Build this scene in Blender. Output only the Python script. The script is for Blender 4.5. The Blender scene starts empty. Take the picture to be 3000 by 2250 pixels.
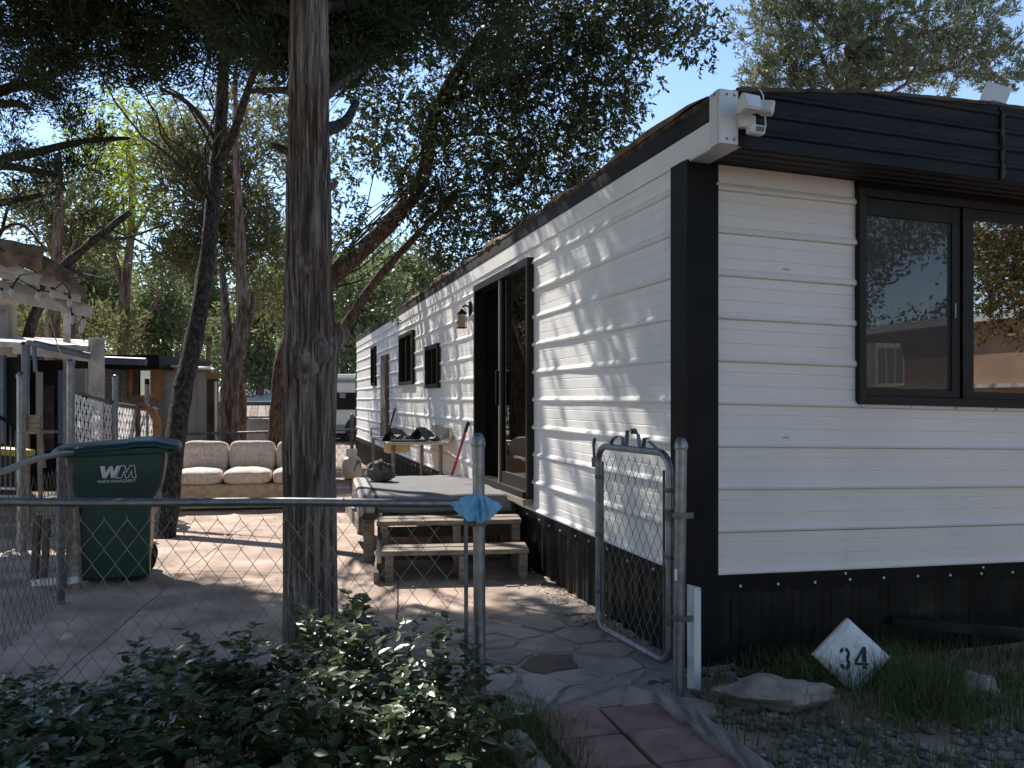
import bpy, bmesh, math, random
import numpy as np
from mathutils import Vector, Matrix, Euler, noise

# ------------------------------------------------------------------ camera, sky, sun
sc = bpy.context.scene
col = sc.collection
F, HZ, CH = 2390.0, 1175.0, 1.31          # focal length and horizon in photo pixels, eye height in metres
cam_d = bpy.data.cameras.new('camera')
cam = bpy.data.objects.new('camera', cam_d)
col.objects.link(cam)
cam.location = (0, 0, CH)
cam.rotation_euler = (math.radians(90), 0, 0)
cam_d.sensor_width = 36
cam_d.lens = 36 * F / 3000
cam_d.shift_y = 50 / 3000
cam_d.clip_end = 2000
cam_d.clip_start = 0.05
sc.camera = cam

SUN_EL = math.radians(45)
SUN_H = Vector((-0.62, 0.785, 0)).normalized()
SUN = Vector((SUN_H.x * math.cos(SUN_EL), SUN_H.y * math.cos(SUN_EL), math.sin(SUN_EL)))
w = bpy.data.worlds.new('World')
sc.world = w
w.use_nodes = True
nt = w.node_tree
bg = nt.nodes['Background']
sky = nt.nodes.new('ShaderNodeTexSky')
sky.sky_type = 'NISHITA'
sky.sun_disc = False
sky.sun_elevation = SUN_EL
sky.sun_rotation = math.atan2(SUN.x, SUN.y)
sky.altitude = 1500
sky.air_density = 1.0
sky.dust_density = 0.15
sky.ozone_density = 0.9
nt.links.new(sky.outputs[0], bg.inputs[0])
bg.inputs[1].default_value = 0.15
sd = bpy.data.lights.new('sun', 'SUN')
sd.energy = 5.0
sd.angle = math.radians(0.53)
sd.color = (1.0, 0.94, 0.86)
so = bpy.data.objects.new('sun', sd)
col.objects.link(so)
so.location = (-10, 12, 20)
so.rotation_euler = SUN.to_track_quat('Z', 'Y').to_euler()
sc.view_settings.view_transform = 'Standard'
sc.view_settings.look = 'None'
sc.view_settings.gamma = 1
sc.view_settings.use_curve_mapping = False
sc.view_settings.exposure = 0.78
sc.cycles.use_denoising = True
sc.cycles.max_bounces = 8
sc.cycles.diffuse_bounces = 4
sc.cycles.transparent_max_bounces = 12

# ------------------------------------------------------------------ helpers
rnd = random.Random(11)
rng = np.random.default_rng(5)


def P(px, py, d):
    return Vector(((px - 1500) / F * d, d, CH - (py - HZ) / F * d))


def G(px, py, z=0.0):
    d = (CH - z) * F / (py - HZ)
    return Vector(((px - 1500) / F * d, d, z))


LX = Vector((-0.2885, 0.9575, 0))          # along the long side of the mobile home
RX = Vector((0.9575, 0.2885, 0))           # along its end wall
CC = Vector((0.867, 4.0, 0))               # its near corner


def TW(u, v, z):
    p = CC + RX * u + LX * v
    return Vector((p.x, p.y, z - 0.0229 * u + 0.003 * v))


def s_of(px):
    r = (px - 1500) / F
    return (0.867 - 4 * r) / (0.2885 + 0.9575 * r)


def u_of(px):
    r = (px - 1500) / F
    return (4 * r - 0.867) / (0.9575 - 0.2885 * r)


class MB:
    def __init__(s):
        s.v, s.f = [], []

    def add(s, vs, fs):
        n = len(s.v)
        s.v += [tuple(v) for v in vs]
        s.f += [tuple(i + n for i in f) for f in fs]
        return s

    def hexa(s, p):                          # 4 bottom corners then 4 top corners
        return s.add(p, [(3, 2, 1, 0), (4, 5, 6, 7), (0, 1, 5, 4), (1, 2, 6, 5), (2, 3, 7, 6), (3, 0, 4, 7)])

    def box(s, c, size, rot=None):
        c = Vector(c)
        x, y, z = size[0] / 2, size[1] / 2, size[2] / 2
        ps = [Vector(q) for q in ((-x, -y, -z), (x, -y, -z), (x, y, -z), (-x, y, -z), (-x, -y, z), (x, -y, z), (x, y, z), (-x, y, z))]
        if rot is not None:
            if not isinstance(rot, Matrix):
                rot = Euler(rot).to_matrix()
            ps = [rot @ q for q in ps]
        return s.hexa([c + q for q in ps])

    def beam(s, a, b, w_, h_, up=Vector((0, 0, 1))):
        a, b = Vector(a), Vector(b)
        d = (b - a).normalized()
        if abs(d.dot(up)) > 0.97:
            up = Vector((0, 1, 0))
        x = d.cross(up).normalized()
        y = x.cross(d).normalized()
        m = Matrix((x, d, y)).transposed()
        return s.box((a + b) / 2, (w_, (b - a).length, h_), m)

    def tube(s, pts, rad, n=8, cap=True, fn=None):
        pts = [Vector(p) for p in pts]
        m = len(pts)
        if not hasattr(rad, '__len__'):
            rad = [rad] * m
        t0 = (pts[1] - pts[0]).normalized()
        x = t0.orthogonal().normalized()
        base = len(s.v)
        for i, p in enumerate(pts):
            if i == 0:
                t = t0
            elif i == m - 1:
                t = (pts[i] - pts[i - 1]).normalized()
            else:
                t = (pts[i + 1] - pts[i - 1]).normalized()
            x = (x - t * x.dot(t))
            x = x.normalized() if x.length > 1e-6 else t.orthogonal().normalized()
            y = t.cross(x)
            for k in range(n):
                a = 2 * math.pi * k / n
                r = rad[i]
                q = x * math.cos(a) + y * math.sin(a)
                if fn:
                    r = r * fn(i, k, p, q)
                s.v.append(tuple(p + q * r))
        for i in range(m - 1):
            for k in range(n):
                a, b = base + i * n + k, base + i * n + (k + 1) % n
                s.f.append((a, b, b + n, a + n))
        if cap:
            s.f.append(tuple(base + k for k in range(n))[::-1])
            s.f.append(tuple(base + (m - 1) * n + k for k in range(n)))
        return s

    def lathe(s, c, prof, n=16, rot=None, sx=1, sy=1):
        c = Vector(c)
        base = len(s.v)
        for r, z in prof:
            for k in range(n):
                a = 2 * math.pi * k / n
                q = Vector((r * sx * math.cos(a), r * sy * math.sin(a), z))
                if rot is not None:
                    q = rot @ q
                s.v.append(tuple(c + q))
        for i in range(len(prof) - 1):
            for k in range(n):
                a, b = base + i * n + k, base + i * n + (k + 1) % n
                s.f.append((a, b, b + n, a + n))
        s.f.append(tuple(base + k for k in range(n))[::-1])
        m = base + (len(prof) - 1) * n
        s.f.append(tuple(m + k for k in range(n)))
        return s

    def prism(s, poly, off):
        poly = [Vector(p) for p in poly]
        off = Vector(off)
        n = len(poly)
        fs = [tuple(range(n))[::-1], tuple(range(n, 2 * n))]
        fs += [(i, (i + 1) % n, n + (i + 1) % n, n + i) for i in range(n)]
        return s.add(poly + [p + off for p in poly], fs)

    def blob(s, c, r, n=10, m=7, amp=0.15, fr=2.0, seed=0, flat=None):
        c = Vector(c)
        r = Vector(r) if hasattr(r, '__len__') else Vector((r, r, r))
        base = len(s.v)
        s.v.append(tuple(c + Vector((0, 0, -r.z))))
        for i in range(1, m):
            th = math.pi * i / m
            for k in range(n):
                a = 2 * math.pi * k / n
                q = Vector((math.sin(th) * math.cos(a), math.sin(th) * math.sin(a), -math.cos(th)))
                f = 1 + amp * noise.noise(q * fr + Vector((seed * 3.1, seed * 1.7, seed)))
                p = c + Vector((q.x * r.x * f, q.y * r.y * f, q.z * r.z * f))
                if flat is not None and p.z < flat:
                    p.z = flat
                s.v.append(tuple(p))
        s.v.append(tuple(c + Vector((0, 0, r.z))))
        top = len(s.v) - 1
        for k in range(n):
            s.f.append((base, base + 1 + (k + 1) % n, base + 1 + k))
            q = base + 1 + (m - 2) * n
            s.f.append((q + k, q + (k + 1) % n, top))
        for i in range(m - 2):
            for k in range(n):
                a, b = base + 1 + i * n + k, base + 1 + i * n + (k + 1) % n
                s.f.append((a, b, b + n, a + n))
        return s

    def mesh(s, name, mat, smooth=None, fix=True):
        me = bpy.data.meshes.new(name)
        me.from_pydata(s.v, [], s.f)
        if fix:
            bm = bmesh.new()
            bm.from_mesh(me)
            bmesh.ops.recalc_face_normals(bm, faces=bm.faces)
            bm.to_mesh(me)
            bm.free()
        if smooth:
            me.polygons.foreach_set('use_smooth', [True] * len(me.polygons))
            me.set_sharp_from_angle(angle=math.radians(smooth))
        me.materials.append(mat)
        return me

    def build(s, name, mat, parent=None, smooth=None, bevel=0, fix=True):
        o = link(name, s.mesh(name, mat, smooth, fix), parent)
        if bevel:
            b = o.modifiers.new('bevel', 'BEVEL')
            b.width = bevel
            b.segments = 2
            b.limit_method = 'ANGLE'
        return o


def link(name, me, parent=None):
    o = bpy.data.objects.new(name, me)
    col.objects.link(o)
    if parent is not None:
        o.parent = parent
        if parent.type == 'EMPTY':
            o.matrix_parent_inverse = Matrix.Translation(-parent.location) if not parent.get('own_axes') else Matrix.Identity(4)
    return o


def tag(o, label=None, cat=None, group=None, kind=None):
    if label:
        o['label'] = label
    if cat:
        o['category'] = cat
    if group:
        o['group'] = group
    if kind:
        o['kind'] = kind
    return o


def thing(name, label, cat, loc=(0, 0, 0), group=None):
    o = bpy.data.objects.new(name, None)
    col.objects.link(o)
    o.location = loc
    o.empty_display_size = 0.1
    return tag(o, label, cat, group)


def copy_tree(o, parent=None):
    c = o.copy()
    col.objects.link(c)
    if parent is not None:
        c.parent = parent
        c.matrix_parent_inverse = o.matrix_parent_inverse.copy()
    for ch in list(o.children):
        copy_tree(ch, c)
    return c


# ------------------------------------------------------------------ materials
def new_mat(name):
    m = bpy.data.materials.new(name)
    m.use_nodes = True
    n = m.node_tree
    return m, n, n.nodes['Principled BSDF'], n.nodes['Material Output']


def M(name, c, rough=0.6, metal=0.0, var=0.2, scale=6.0, stretch=(1, 1, 1), bump=0.0, bscale=40.0, c2=None, lo=0.35, hi=0.65,
      spec=0.5, fine=0.0, island=0.0, dirt=None, dscale=1.5, dlo=.55, dhi=.75):
    m, n, b, out = new_mat(name)
    N = n.nodes.new
    tc = N('ShaderNodeTexCoord')
    mp = N('ShaderNodeMapping')
    mp.inputs['Scale'].default_value = stretch
    n.links.new(tc.outputs['Object'], mp.inputs[0])
    nz = N('ShaderNodeTexNoise')
    nz.inputs['Scale'].default_value = scale
    nz.inputs['Detail'].default_value = 6
    n.links.new(mp.outputs[0], nz.inputs['Vector'])
    rp = N('ShaderNodeValToRGB')
    rp.color_ramp.elements[0].position = lo
    rp.color_ramp.elements[1].position = hi
    a = tuple(x * (1 - var) for x in c)
    z = tuple(min(1, x * (1 + var)) for x in c) if c2 is None else c2
    rp.color_ramp.elements[0].color = (*a, 1)
    rp.color_ramp.elements[1].color = (*z, 1)
    n.links.new(nz.outputs[0], rp.inputs[0])
    src = rp.outputs[0]
    if dirt:
        nd = N('ShaderNodeTexNoise')
        nd.inputs['Scale'].default_value = dscale
        nd.inputs['Detail'].default_value = 8
        nd.inputs['Roughness'].default_value = .65
        n.links.new(mp.outputs[0], nd.inputs['Vector'])
        rd = N('ShaderNodeMapRange')
        rd.inputs[1].default_value = dlo
        rd.inputs[2].default_value = dhi
        n.links.new(nd.outputs[0], rd.inputs[0])
        mx = N('ShaderNodeMix')
        mx.data_type = 'RGBA'
        n.links.new(rd.outputs[0], mx.inputs[0])
        n.links.new(src, mx.inputs[6])
        mx.inputs[7].default_value = (*dirt, 1)
        src = mx.outputs[2]
    if fine or island:
        hs = N('ShaderNodeHueSaturation')
        n.links.new(src, hs.inputs['Color'])
        mr = N('ShaderNodeMapRange')
        if island:
            ge = N('ShaderNodeNewGeometry')
            n.links.new(ge.outputs['Random Per Island'], mr.inputs[0])
            k = island
        else:
            nf = N('ShaderNodeTexNoise')
            nf.inputs['Scale'].default_value = bscale * 3
            n.links.new(mp.outputs[0], nf.inputs['Vector'])
            n.links.new(nf.outputs[0], mr.inputs[0])
            k = fine
        mr.inputs[3].default_value = 1 - k
        mr.inputs[4].default_value = 1 + k
        n.links.new(mr.outputs[0], hs.inputs['Value'])
        src = hs.outputs[0]
    n.links.new(src, b.inputs['Base Color'])
    b.inputs['Roughness'].default_value = rough
    b.inputs['Metallic'].default_value = metal
    b.inputs['Specular IOR Level'].default_value = spec
    if bump:
        nb = N('ShaderNodeTexNoise')
        nb.inputs['Scale'].default_value = bscale
        nb.inputs['Detail'].default_value = 5
        n.links.new(mp.outputs[0], nb.inputs['Vector'])
        bp = N('ShaderNodeBump')
        bp.inputs['Strength'].default_value = min(1, bump)
        bp.inputs['Distance'].default_value = 0.01
        n.links.new(nb.outputs[0], bp.inputs['Height'])
        n.links.new(bp.outputs[0], b.inputs['Normal'])
    return m


def leaf_mat(name, c, c2, trans=0.4, gloss=0.35, rough=0.45, tc=None):
    m, n, b, out = new_mat(name)
    N = n.nodes.new
    ge = N('ShaderNodeNewGeometry')
    rp = N('ShaderNodeValToRGB')
    rp.color_ramp.elements[0].color = (*c, 1)
    rp.color_ramp.elements[1].color = (*c2, 1)
    n.links.new(ge.outputs['Random Per Island'], rp.inputs[0])
    n.links.new(rp.outputs[0], b.inputs['Base Color'])
    b.inputs['Roughness'].default_value = rough
    b.inputs['Specular IOR Level'].default_value = gloss
    tr = N('ShaderNodeBsdfTranslucent')
    hs = N('ShaderNodeHueSaturation')
    hs.inputs['Saturation'].default_value = 1.15
    hs.inputs['Value'].default_value = 1.5
    n.links.new(rp.outputs[0], hs.inputs['Color'])
    n.links.new(hs.outputs[0], tr.inputs[0])
    mx = N('ShaderNodeMixShader')
    mx.inputs[0].default_value = trans
    n.links.new(b.outputs[0], mx.inputs[1])
    n.links.new(tr.outputs[0], mx.inputs[2])
    n.links.new(mx.outputs[0], out.inputs[0])
    return m


def bark_mat(name, c, c2, sz=26.0, zs=0.10, bump=0.9, patch=None):
    m, n, b, out = new_mat(name)
    N = n.nodes.new
    tc = N('ShaderNodeTexCoord')
    mp = N('ShaderNodeMapping')
    mp.inputs['Scale'].default_value = (1, 1, zs)
    n.links.new(tc.outputs['Object'], mp.inputs[0])
    wv = N('ShaderNodeTexNoise')
    wv.inputs['Scale'].default_value = sz
    wv.inputs['Detail'].default_value = 8
    wv.inputs['Roughness'].default_value = .65
    wv.inputs['Distortion'].default_value = .4
    n.links.new(mp.outputs[0], wv.inputs['Vector'])
    rp = N('ShaderNodeValToRGB')
    rp.color_ramp.elements[0].position = .42
    rp.color_ramp.elements[1].position = .62
    rp.color_ramp.elements[0].color = (*[x * .45 for x in c], 1)
    rp.color_ramp.elements[1].color = (*c2, 1)
    e = rp.color_ramp.elements.new(.5)
    e.color = (*c, 1)
    n.links.new(wv.outputs[0], rp.inputs[0])
    src = rp.outputs[0]
    if patch:
        nz = N('ShaderNodeTexNoise')
        nz.inputs['Scale'].default_value = 1.6
        nz.inputs['Detail'].default_value = 4
        n.links.new(tc.outputs['Object'], nz.inputs['Vector'])
        mr = N('ShaderNodeMapRange')
        mr.inputs[1].default_value = .5
        mr.inputs[2].default_value = .68
        n.links.new(nz.outputs[0], mr.inputs[0])
        mx = N('ShaderNodeMix')
        mx.data_type = 'RGBA'
        mx.blend_type = 'MULTIPLY'
        n.links.new(mr.outputs[0], mx.inputs[0])
        n.links.new(src, mx.inputs[6])
        mx.inputs[7].default_value = (*patch, 1)
        src = mx.outputs[2]
    n.links.new(src, b.inputs['Base Color'])
    b.inputs['Roughness'].default_value = .9
    b.inputs['Specular IOR Level'].default_value = .2
    bp = N('ShaderNodeBump')
    bp.inputs['Strength'].default_value = bump
    bp.inputs['Distance'].default_value = .03
    n.links.new(wv.outputs[0], bp.inputs['Height'])
    n.links.new(bp.outputs[0], b.inputs['Normal'])
    return m


def glass_mat(name, tint, refl, rough=0.0):
    m, n, b, out = new_mat(name)
    N = n.nodes.new
    tr = N('ShaderNodeBsdfTransparent')
    tr.inputs[0].default_value = (*tint, 1)
    gl = N('ShaderNodeBsdfGlossy')
    gl.inputs['Roughness'].default_value = rough
    gl.inputs[0].default_value = (1, 1, 1, 1)
    fr = N('ShaderNodeFresnel')
    fr.inputs[0].default_value = 1.5
    ad = N('ShaderNodeMath')
    ad.operation = 'ADD'
    ad.use_clamp = True
    ad.inputs[1].default_value = refl
    n.links.new(fr.outputs[0], ad.inputs[0])
    mx = N('ShaderNodeMixShader')
    n.links.new(ad.outputs[0], mx.inputs[0])
    n.links.new(tr.outputs[0], mx.inputs[1])
    n.links.new(gl.outputs[0], mx.inputs[2])
    n.links.new(mx.outputs[0], out.inputs[0])
    return m


m_siding = M('white_siding', (.79, .77, .74), .45, var=.05, scale=3, stretch=(1, 1, .5), dirt=(.5, .47, .42), dscale=2.5, dlo=.58, dhi=.88)
m_siding_end = M('white_siding_warmed', (.76, .675, .615), .5, var=.04, scale=2, stretch=(1, 1, .6), dirt=(.52, .47, .41), dscale=1.6, dlo=.58, dhi=.9)  # same white siding, warmed to offset the blue shade on the end wall
m_black = M('black_paint', (.010, .0092, .0085), .55, spec=.12, var=.3, scale=4, bump=.05, bscale=30)
m_skirt = M('black_metal_sheet', (.010, .0092, .0085), .45, spec=.2, var=.35, scale=5, dirt=(.05, .042, .035), dscale=3, dlo=.5, dhi=.8)
m_navy = M('dark_fascia_paint', (.009, .0105, .016), .55, spec=.16, var=.25, scale=3, stretch=(.6, .6, 6), c2=(.016, .016, .018), dirt=(.04, .032, .022), dscale=4, dlo=.56, dhi=.8)
m_soffit = M('soffit_brown', (.018, .015, .013), .6, var=.2)
m_whitemetal = M('white_trim_metal', (.66, .65, .63), .4, var=.06, scale=5)
m_plastic = M('white_plastic', (.72, .68, .62), .4, var=.05)
m_tar = M('roofing_tar', (.04, .035, .032), .9, var=.5, scale=14, c2=(.12, .085, .06), bump=.8, bscale=30)
m_rooftop = M('roof_brown', (.16, .10, .065), .9, var=.4, scale=7, c2=(.24, .17, .11), bump=.6, bscale=25)
m_galv = M('galvanized', (.24, .245, .26), .42, metal=.85, var=.22, scale=22, dirt=(.2, .2, .2), dscale=9, dlo=.5, dhi=.7)
m_galv_dull = M('galvanized_dull', (.15, .15, .155), .55, metal=.7, var=.3, scale=18, dirt=(.12, .10, .085), dscale=7, dlo=.5, dhi=.7)
m_wire = M('fence_wire', (.21, .205, .20), .38, metal=.6, var=.25, scale=30)
m_wire_dark = M('dull_fence_wire', (.12, .115, .11), .5, metal=.4, var=.25, scale=30)
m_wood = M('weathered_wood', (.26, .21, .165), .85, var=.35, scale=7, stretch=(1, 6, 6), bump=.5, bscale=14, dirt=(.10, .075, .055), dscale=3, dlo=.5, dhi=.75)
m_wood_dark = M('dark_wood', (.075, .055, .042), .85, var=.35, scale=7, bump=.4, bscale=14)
m_wood_grey = M('grey_timber', (.20, .175, .15), .9, var=.35, scale=4, stretch=(7, 1, 7), bump=.8, bscale=10, c2=(.31, .28, .24))
m_timber_pale = M('pale_timber', (.42, .34, .28), .9, var=.3, scale=5, bump=.6, bscale=18)
m_concrete = M('concrete', (.37, .262, .204), .88, var=.2, scale=2.6, bump=.5, bscale=55, c2=(.53, .405, .325), dirt=(.17, .115, .085), dscale=1.1, dlo=.50, dhi=.72, fine=.12)
m_mortar = M('mortar', (.31, .265, .225), .9, var=.25, scale=5, bump=.5, bscale=50, fine=.15)
m_dirt = M('dirt', (.24, .175, .13), .95, var=.3, scale=2.5, bump=.9, bscale=22, c2=(.36, .28, .215), fine=.25)
m_flag = [M('flagstone_%s' % k, c, .85, var=.22, scale=4, bump=.6, bscale=16, fine=.1, c2=tuple(x * 1.35 for x in c)) for k, c in
          (('tan', (.30, .255, .215)), ('grey', (.235, .205, .185)), ('brown', (.105, .075, .06)), ('pale', (.31, .27, .235)))]
m_paver = [M('red_paver_%d' % i, c, .9, var=.25, scale=9, bump=.6, bscale=60, fine=.2, dirt=(.17, .12, .095), dscale=4, dlo=.52, dhi=.75) for i, c in
           enumerate(((.265, .145, .115), (.24, .13, .105), (.29, .165, .13)))]
m_slat = leaf_mat('white_slat_plastic', (.55, .53, .52), (.72, .70, .68), .45, .3, .5)
m_sofa = M('sofa_cloth', (.66, .555, .465), .9, var=.1, scale=30, c2=(.74, .645, .56), lo=.42, hi=.62, bump=.6, bscale=45)
m_sofa_base = M('sofa_base_cloth', (.48, .36, .24), .9, var=.15, scale=18, c2=(.56, .44, .31), bump=.4, bscale=45)
m_bin = M('green_plastic', (.012, .046, .034), .42, var=.15, scale=5, dirt=(.02, .045, .04), dscale=3, bump=.05, bscale=90)
m_binlid = M('green_lid_plastic', (.014, .055, .058), .35, var=.15, scale=4)
m_print = M('white_print', (.62, .64, .66), .6, var=.05)
m_rubber = M('black_rubber', (.012, .012, .012), .7, var=.2)
m_steel = M('stainless', (.48, .45, .42), .3, metal=.9, var=.15, scale=10, dirt=(.25, .19, .13), dscale=5, dlo=.5, dhi=.72)
m_tan_metal = M('stained_basin', (.50, .39, .23), .4, metal=.3, var=.2, scale=6)
m_leg = M('dull_steel_leg', (.22, .19, .165), .5, metal=.5, var=.3, scale=12)
m_charblk = M('charred_metal', (.035, .033, .032), .6, var=.5, scale=16, c2=(.10, .10, .10), bump=.5, bscale=40)
m_red = M('red_paint', (.32, .035, .03), .4, var=.15)
m_brownpole = M('brown_handle', (.17, .09, .06), .6, var=.2)
m_white_tank = M('white_tank_paint', (.66, .62, .56), .4, var=.08, scale=8, dirt=(.30, .17, .10), dscale=7, dlo=.6, dhi=.75)
m_blue_mark = M('blue_print', (.06, .16, .30), .5, var=.1)
m_rock = M('rock', (.22, .18, .15), .95, var=.3, scale=6, bump=1, bscale=18, c2=(.38, .33, .28), fine=.2)
m_rock_dark = M('dark_stone', (.075, .07, .068), .85, var=.4, scale=22, bump=1, bscale=25, c2=(.15, .14, .13))
m_cloth = M('blue_cloth', (.20, .44, .62), .85, var=.1, scale=20, bump=.3, bscale=160)
m_gravel = M('gravel', (.17, .15, .13), .9, var=.2, scale=12, island=.6, bump=.3, bscale=60)
m_white_paint = M('white_wood_paint', (.66, .66, .65), .6, var=.12, scale=12, stretch=(1, 1, .3), dirt=(.38, .34, .29), dscale=8, dlo=.58, dhi=.7)
m_white_block = M('white_block_paint', (.70, .70, .70), .7, var=.1, scale=14, bump=.8, bscale=40, dirt=(.36, .33, .30), dscale=8, dlo=.54, dhi=.72)
m_ink = M('dark_blue_paint', (.012, .012, .03), .6, var=.2)
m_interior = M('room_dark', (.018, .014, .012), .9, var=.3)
m_glass = glass_mat('window_glass', (.12, .10, .095), .34)
m_glass_door = glass_mat('door_glass', (.10, .09, .085), .02)
m_glass_small = glass_mat('small_window_glass', (.2, .2, .2), .12)
m_frame = M('brown_window_frame', (.016, .012, .010), .5, spec=.25, metal=0, var=.2, scale=8)
m_alu = M('aluminium_edge', (.45, .42, .39), .35, metal=.8, var=.1)
m_amber = M('amber_glass', (.42, .30, .17), .3, var=.2, scale=20)
m_bark = bark_mat('juniper_bark', (.20, .155, .13), (.35, .295, .26), sz=34, zs=.07, bump=1.0, patch=(.85, .66, .56))
m_bark_dark = bark_mat('dark_oak_bark', (.055, .047, .042), (.12, .10, .085), sz=34, zs=.35)
m_bark_red = bark_mat('reddish_oak_bark', (.10, .064, .050), (.17, .115, .09), sz=30, zs=.35, bump=.7)
m_bark_brown = bark_mat('brown_bark', (.16, .105, .080), (.27, .20, .16), sz=22, zs=.15)
m_jun = leaf_mat('juniper_foliage', (.026, .040, .022), (.070, .086, .044), .3, .15, .7)
m_jun_olive = leaf_mat('olive_juniper_foliage', (.085, .090, .045), (.19, .18, .09), .42, .15, .7)
m_oak = leaf_mat('oak_leaves', (.034, .050, .022), (.085, .100, .042), .3, .35, .45)
m_oak_brown = leaf_mat('brownish_oak_leaves', (.07, .055, .022), (.19, .15, .055), .35, .4, .45)
m_eave = M('weathered_black_band', (.014, .012, .011), .7, var=.4, scale=5, stretch=(1, 1, 4), dirt=(.06, .045, .034), dscale=3.5, dlo=.52, dhi=.8, spec=.25)
m_oak_light = leaf_mat('light_oak_leaves', (.15, .20, .030), (.32, .36, .07), .55, .5, .35)
m_far = leaf_mat('far_foliage', (.10, .125, .060), (.20, .225, .11), .4, .2, .6)  # paled so the colour stands in for distance haze
m_pine = leaf_mat('pine_needles', (.070, .090, .048), (.215, .23, .14), .3, .4, .5)
m_vinca = leaf_mat('periwinkle_leaves', (.026, .050, .018), (.085, .112, .042), .25, .7, .33)
m_stem = M('plant_stem', (.15, .10, .05), .7, var=.3)
m_grass = leaf_mat('grass_blades', (.040, .070, .018), (.13, .15, .05), .35, .3, .5)
m_litter = leaf_mat('dry_leaves', (.24, .16, .09), (.50, .40, .28), .15, .25, .6)

# ------------------------------------------------------------------ ground and paving
def sheet(name, pts, z, mat, th=0.0, parent=None):
    b = MB()
    b.prism([Vector((p[0], p[1], z - th)) for p in pts], (0, 0, th)) if th else b.add([(p[0], p[1], z) for p in pts], [tuple(range(len(pts)))])
    return b.build(name, mat, parent)


gb = MB()
n_ = 60
xs = [math.copysign(abs(t) ** 2.2, t) * 300 for t in np.linspace(-1, 1, n_)]
for j, yy in enumerate(xs):
    for i, xx in enumerate(xs):
        h = 0.03 * noise.noise(Vector((xx * .5, yy * .5, 3))) - .05
        gb.v.append((xx, yy + 6, h if abs(xx) < 40 and abs(yy) < 40 else -.05))
for j in range(n_ - 1):
    for i in range(n_ - 1):
        gb.f.append((j * n_ + i, j * n_ + i + 1, (j + 1) * n_ + i + 1, (j + 1) * n_ + i))
tag(gb.build('ground', m_dirt, smooth=60), kind='structure')

# concrete patio: cast slabs with joints between them
pat = tag(sheet('concrete_patio', [(-4.4, 3.30), (-.45, 3.34), (-.62, 4.38), (-.05, 4.62), (.30, 4.95), (.35, 5.5), (-1.9, 13.2), (-4.6, 12.6)], -.022, m_mortar), kind='structure')


def slab(poly, z=0.0, name='slab'):
    b = MB()
    poly = [Vector((p[0], p[1], z - .07)) for p in poly]
    c = sum(poly, Vector()) / len(poly)
    out = []
    n = len(poly)
    for i in range(n):                      # subdivide the rim so it wanders a little
        a, d = poly[i], poly[(i + 1) % n]
        m = max(2, int((d - a).length / .25))
        for k in range(m):
            q = a.lerp(d, k / m)
            j = noise.noise_vector(q * 3.1) * .012
            q = q + (c - q).normalized() * .006 + Vector((j.x, j.y, 0))
            out.append(q)
    b.prism(out, (0, 0, .07))
    o = b.build(name, m_concrete, pat)
    return o


J = {}
for key, p in {'a0': (-4.3, 3.35), 'a1': (-2.05, 3.35), 'a2': (-.62, 4.38), 'a5': (-.47, 3.36), 'a3': (-.05, 4.62), 'a4': (.28, 4.95),
               'b0': (-4.35, 6.25), 'b1': (-2.52, 6.3), 'b2': (-.85, 6.15), 'b4': (.2, 5.9),
               'c0': (-4.4, 8.9), 'c1': (-2.85, 9.0), 'c2': (-1.35, 9.0), 'c4': (-.66, 9.0),
               'd0': (-4.5, 12.4), 'd1': (-3.3, 12.5), 'd2': (-2.0, 12.6), 'd4': (-1.75, 12.7)}.items():
    J[key] = p
for k in ('a0 a1 b1 b0', 'a1 a5 a2 b2 b1', 'a2 a3 a4 b4 b2', 'b0 b1 c1 c0', 'b1 b2 c2 c1', 'b2 b4 c4 c2', 'c0 c1 d1 d0', 'c1 c2 d2 d1', 'c2 c4 d4 d2'):
    slab([J[q] for q in k.split()], z=rnd.uniform(-.004, .004))

# flagstone area inside the gate
fl_poly = [(-.42, 3.30), (-.02, 3.375), (.62, 3.58), (.70, 3.60), (.80, 4.06), (.33, 5.75), (.18, 5.95), (.27, 4.95), (-.05, 4.62), (-.62, 4.38)]
flag = tag(sheet('flagstone_path', fl_poly, -.003, m_mortar, .04), kind='structure')


def clip_poly(poly, p, nrm):
    out = []
    for i in range(len(poly)):
        a, b = poly[i], poly[(i + 1) % len(poly)]
        da, db = (a - p).dot(nrm), (b - p).dot(nrm)
        if da <= 0:
            out.append(a)
        if (da < 0 < db) or (db < 0 < da):
            out.append(a.lerp(b, da / (da - db)))
    return out


def inside(poly, q):
    c = False
    for i in range(len(poly)):
        a, b = poly[i], poly[i - 1]
        if (a[1] > q[1]) != (b[1] > q[1]) and q[0] < (b[0] - a[0]) * (q[1] - a[1]) / (b[1] - a[1]) + a[0]:
            c = not c
    return c


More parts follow.
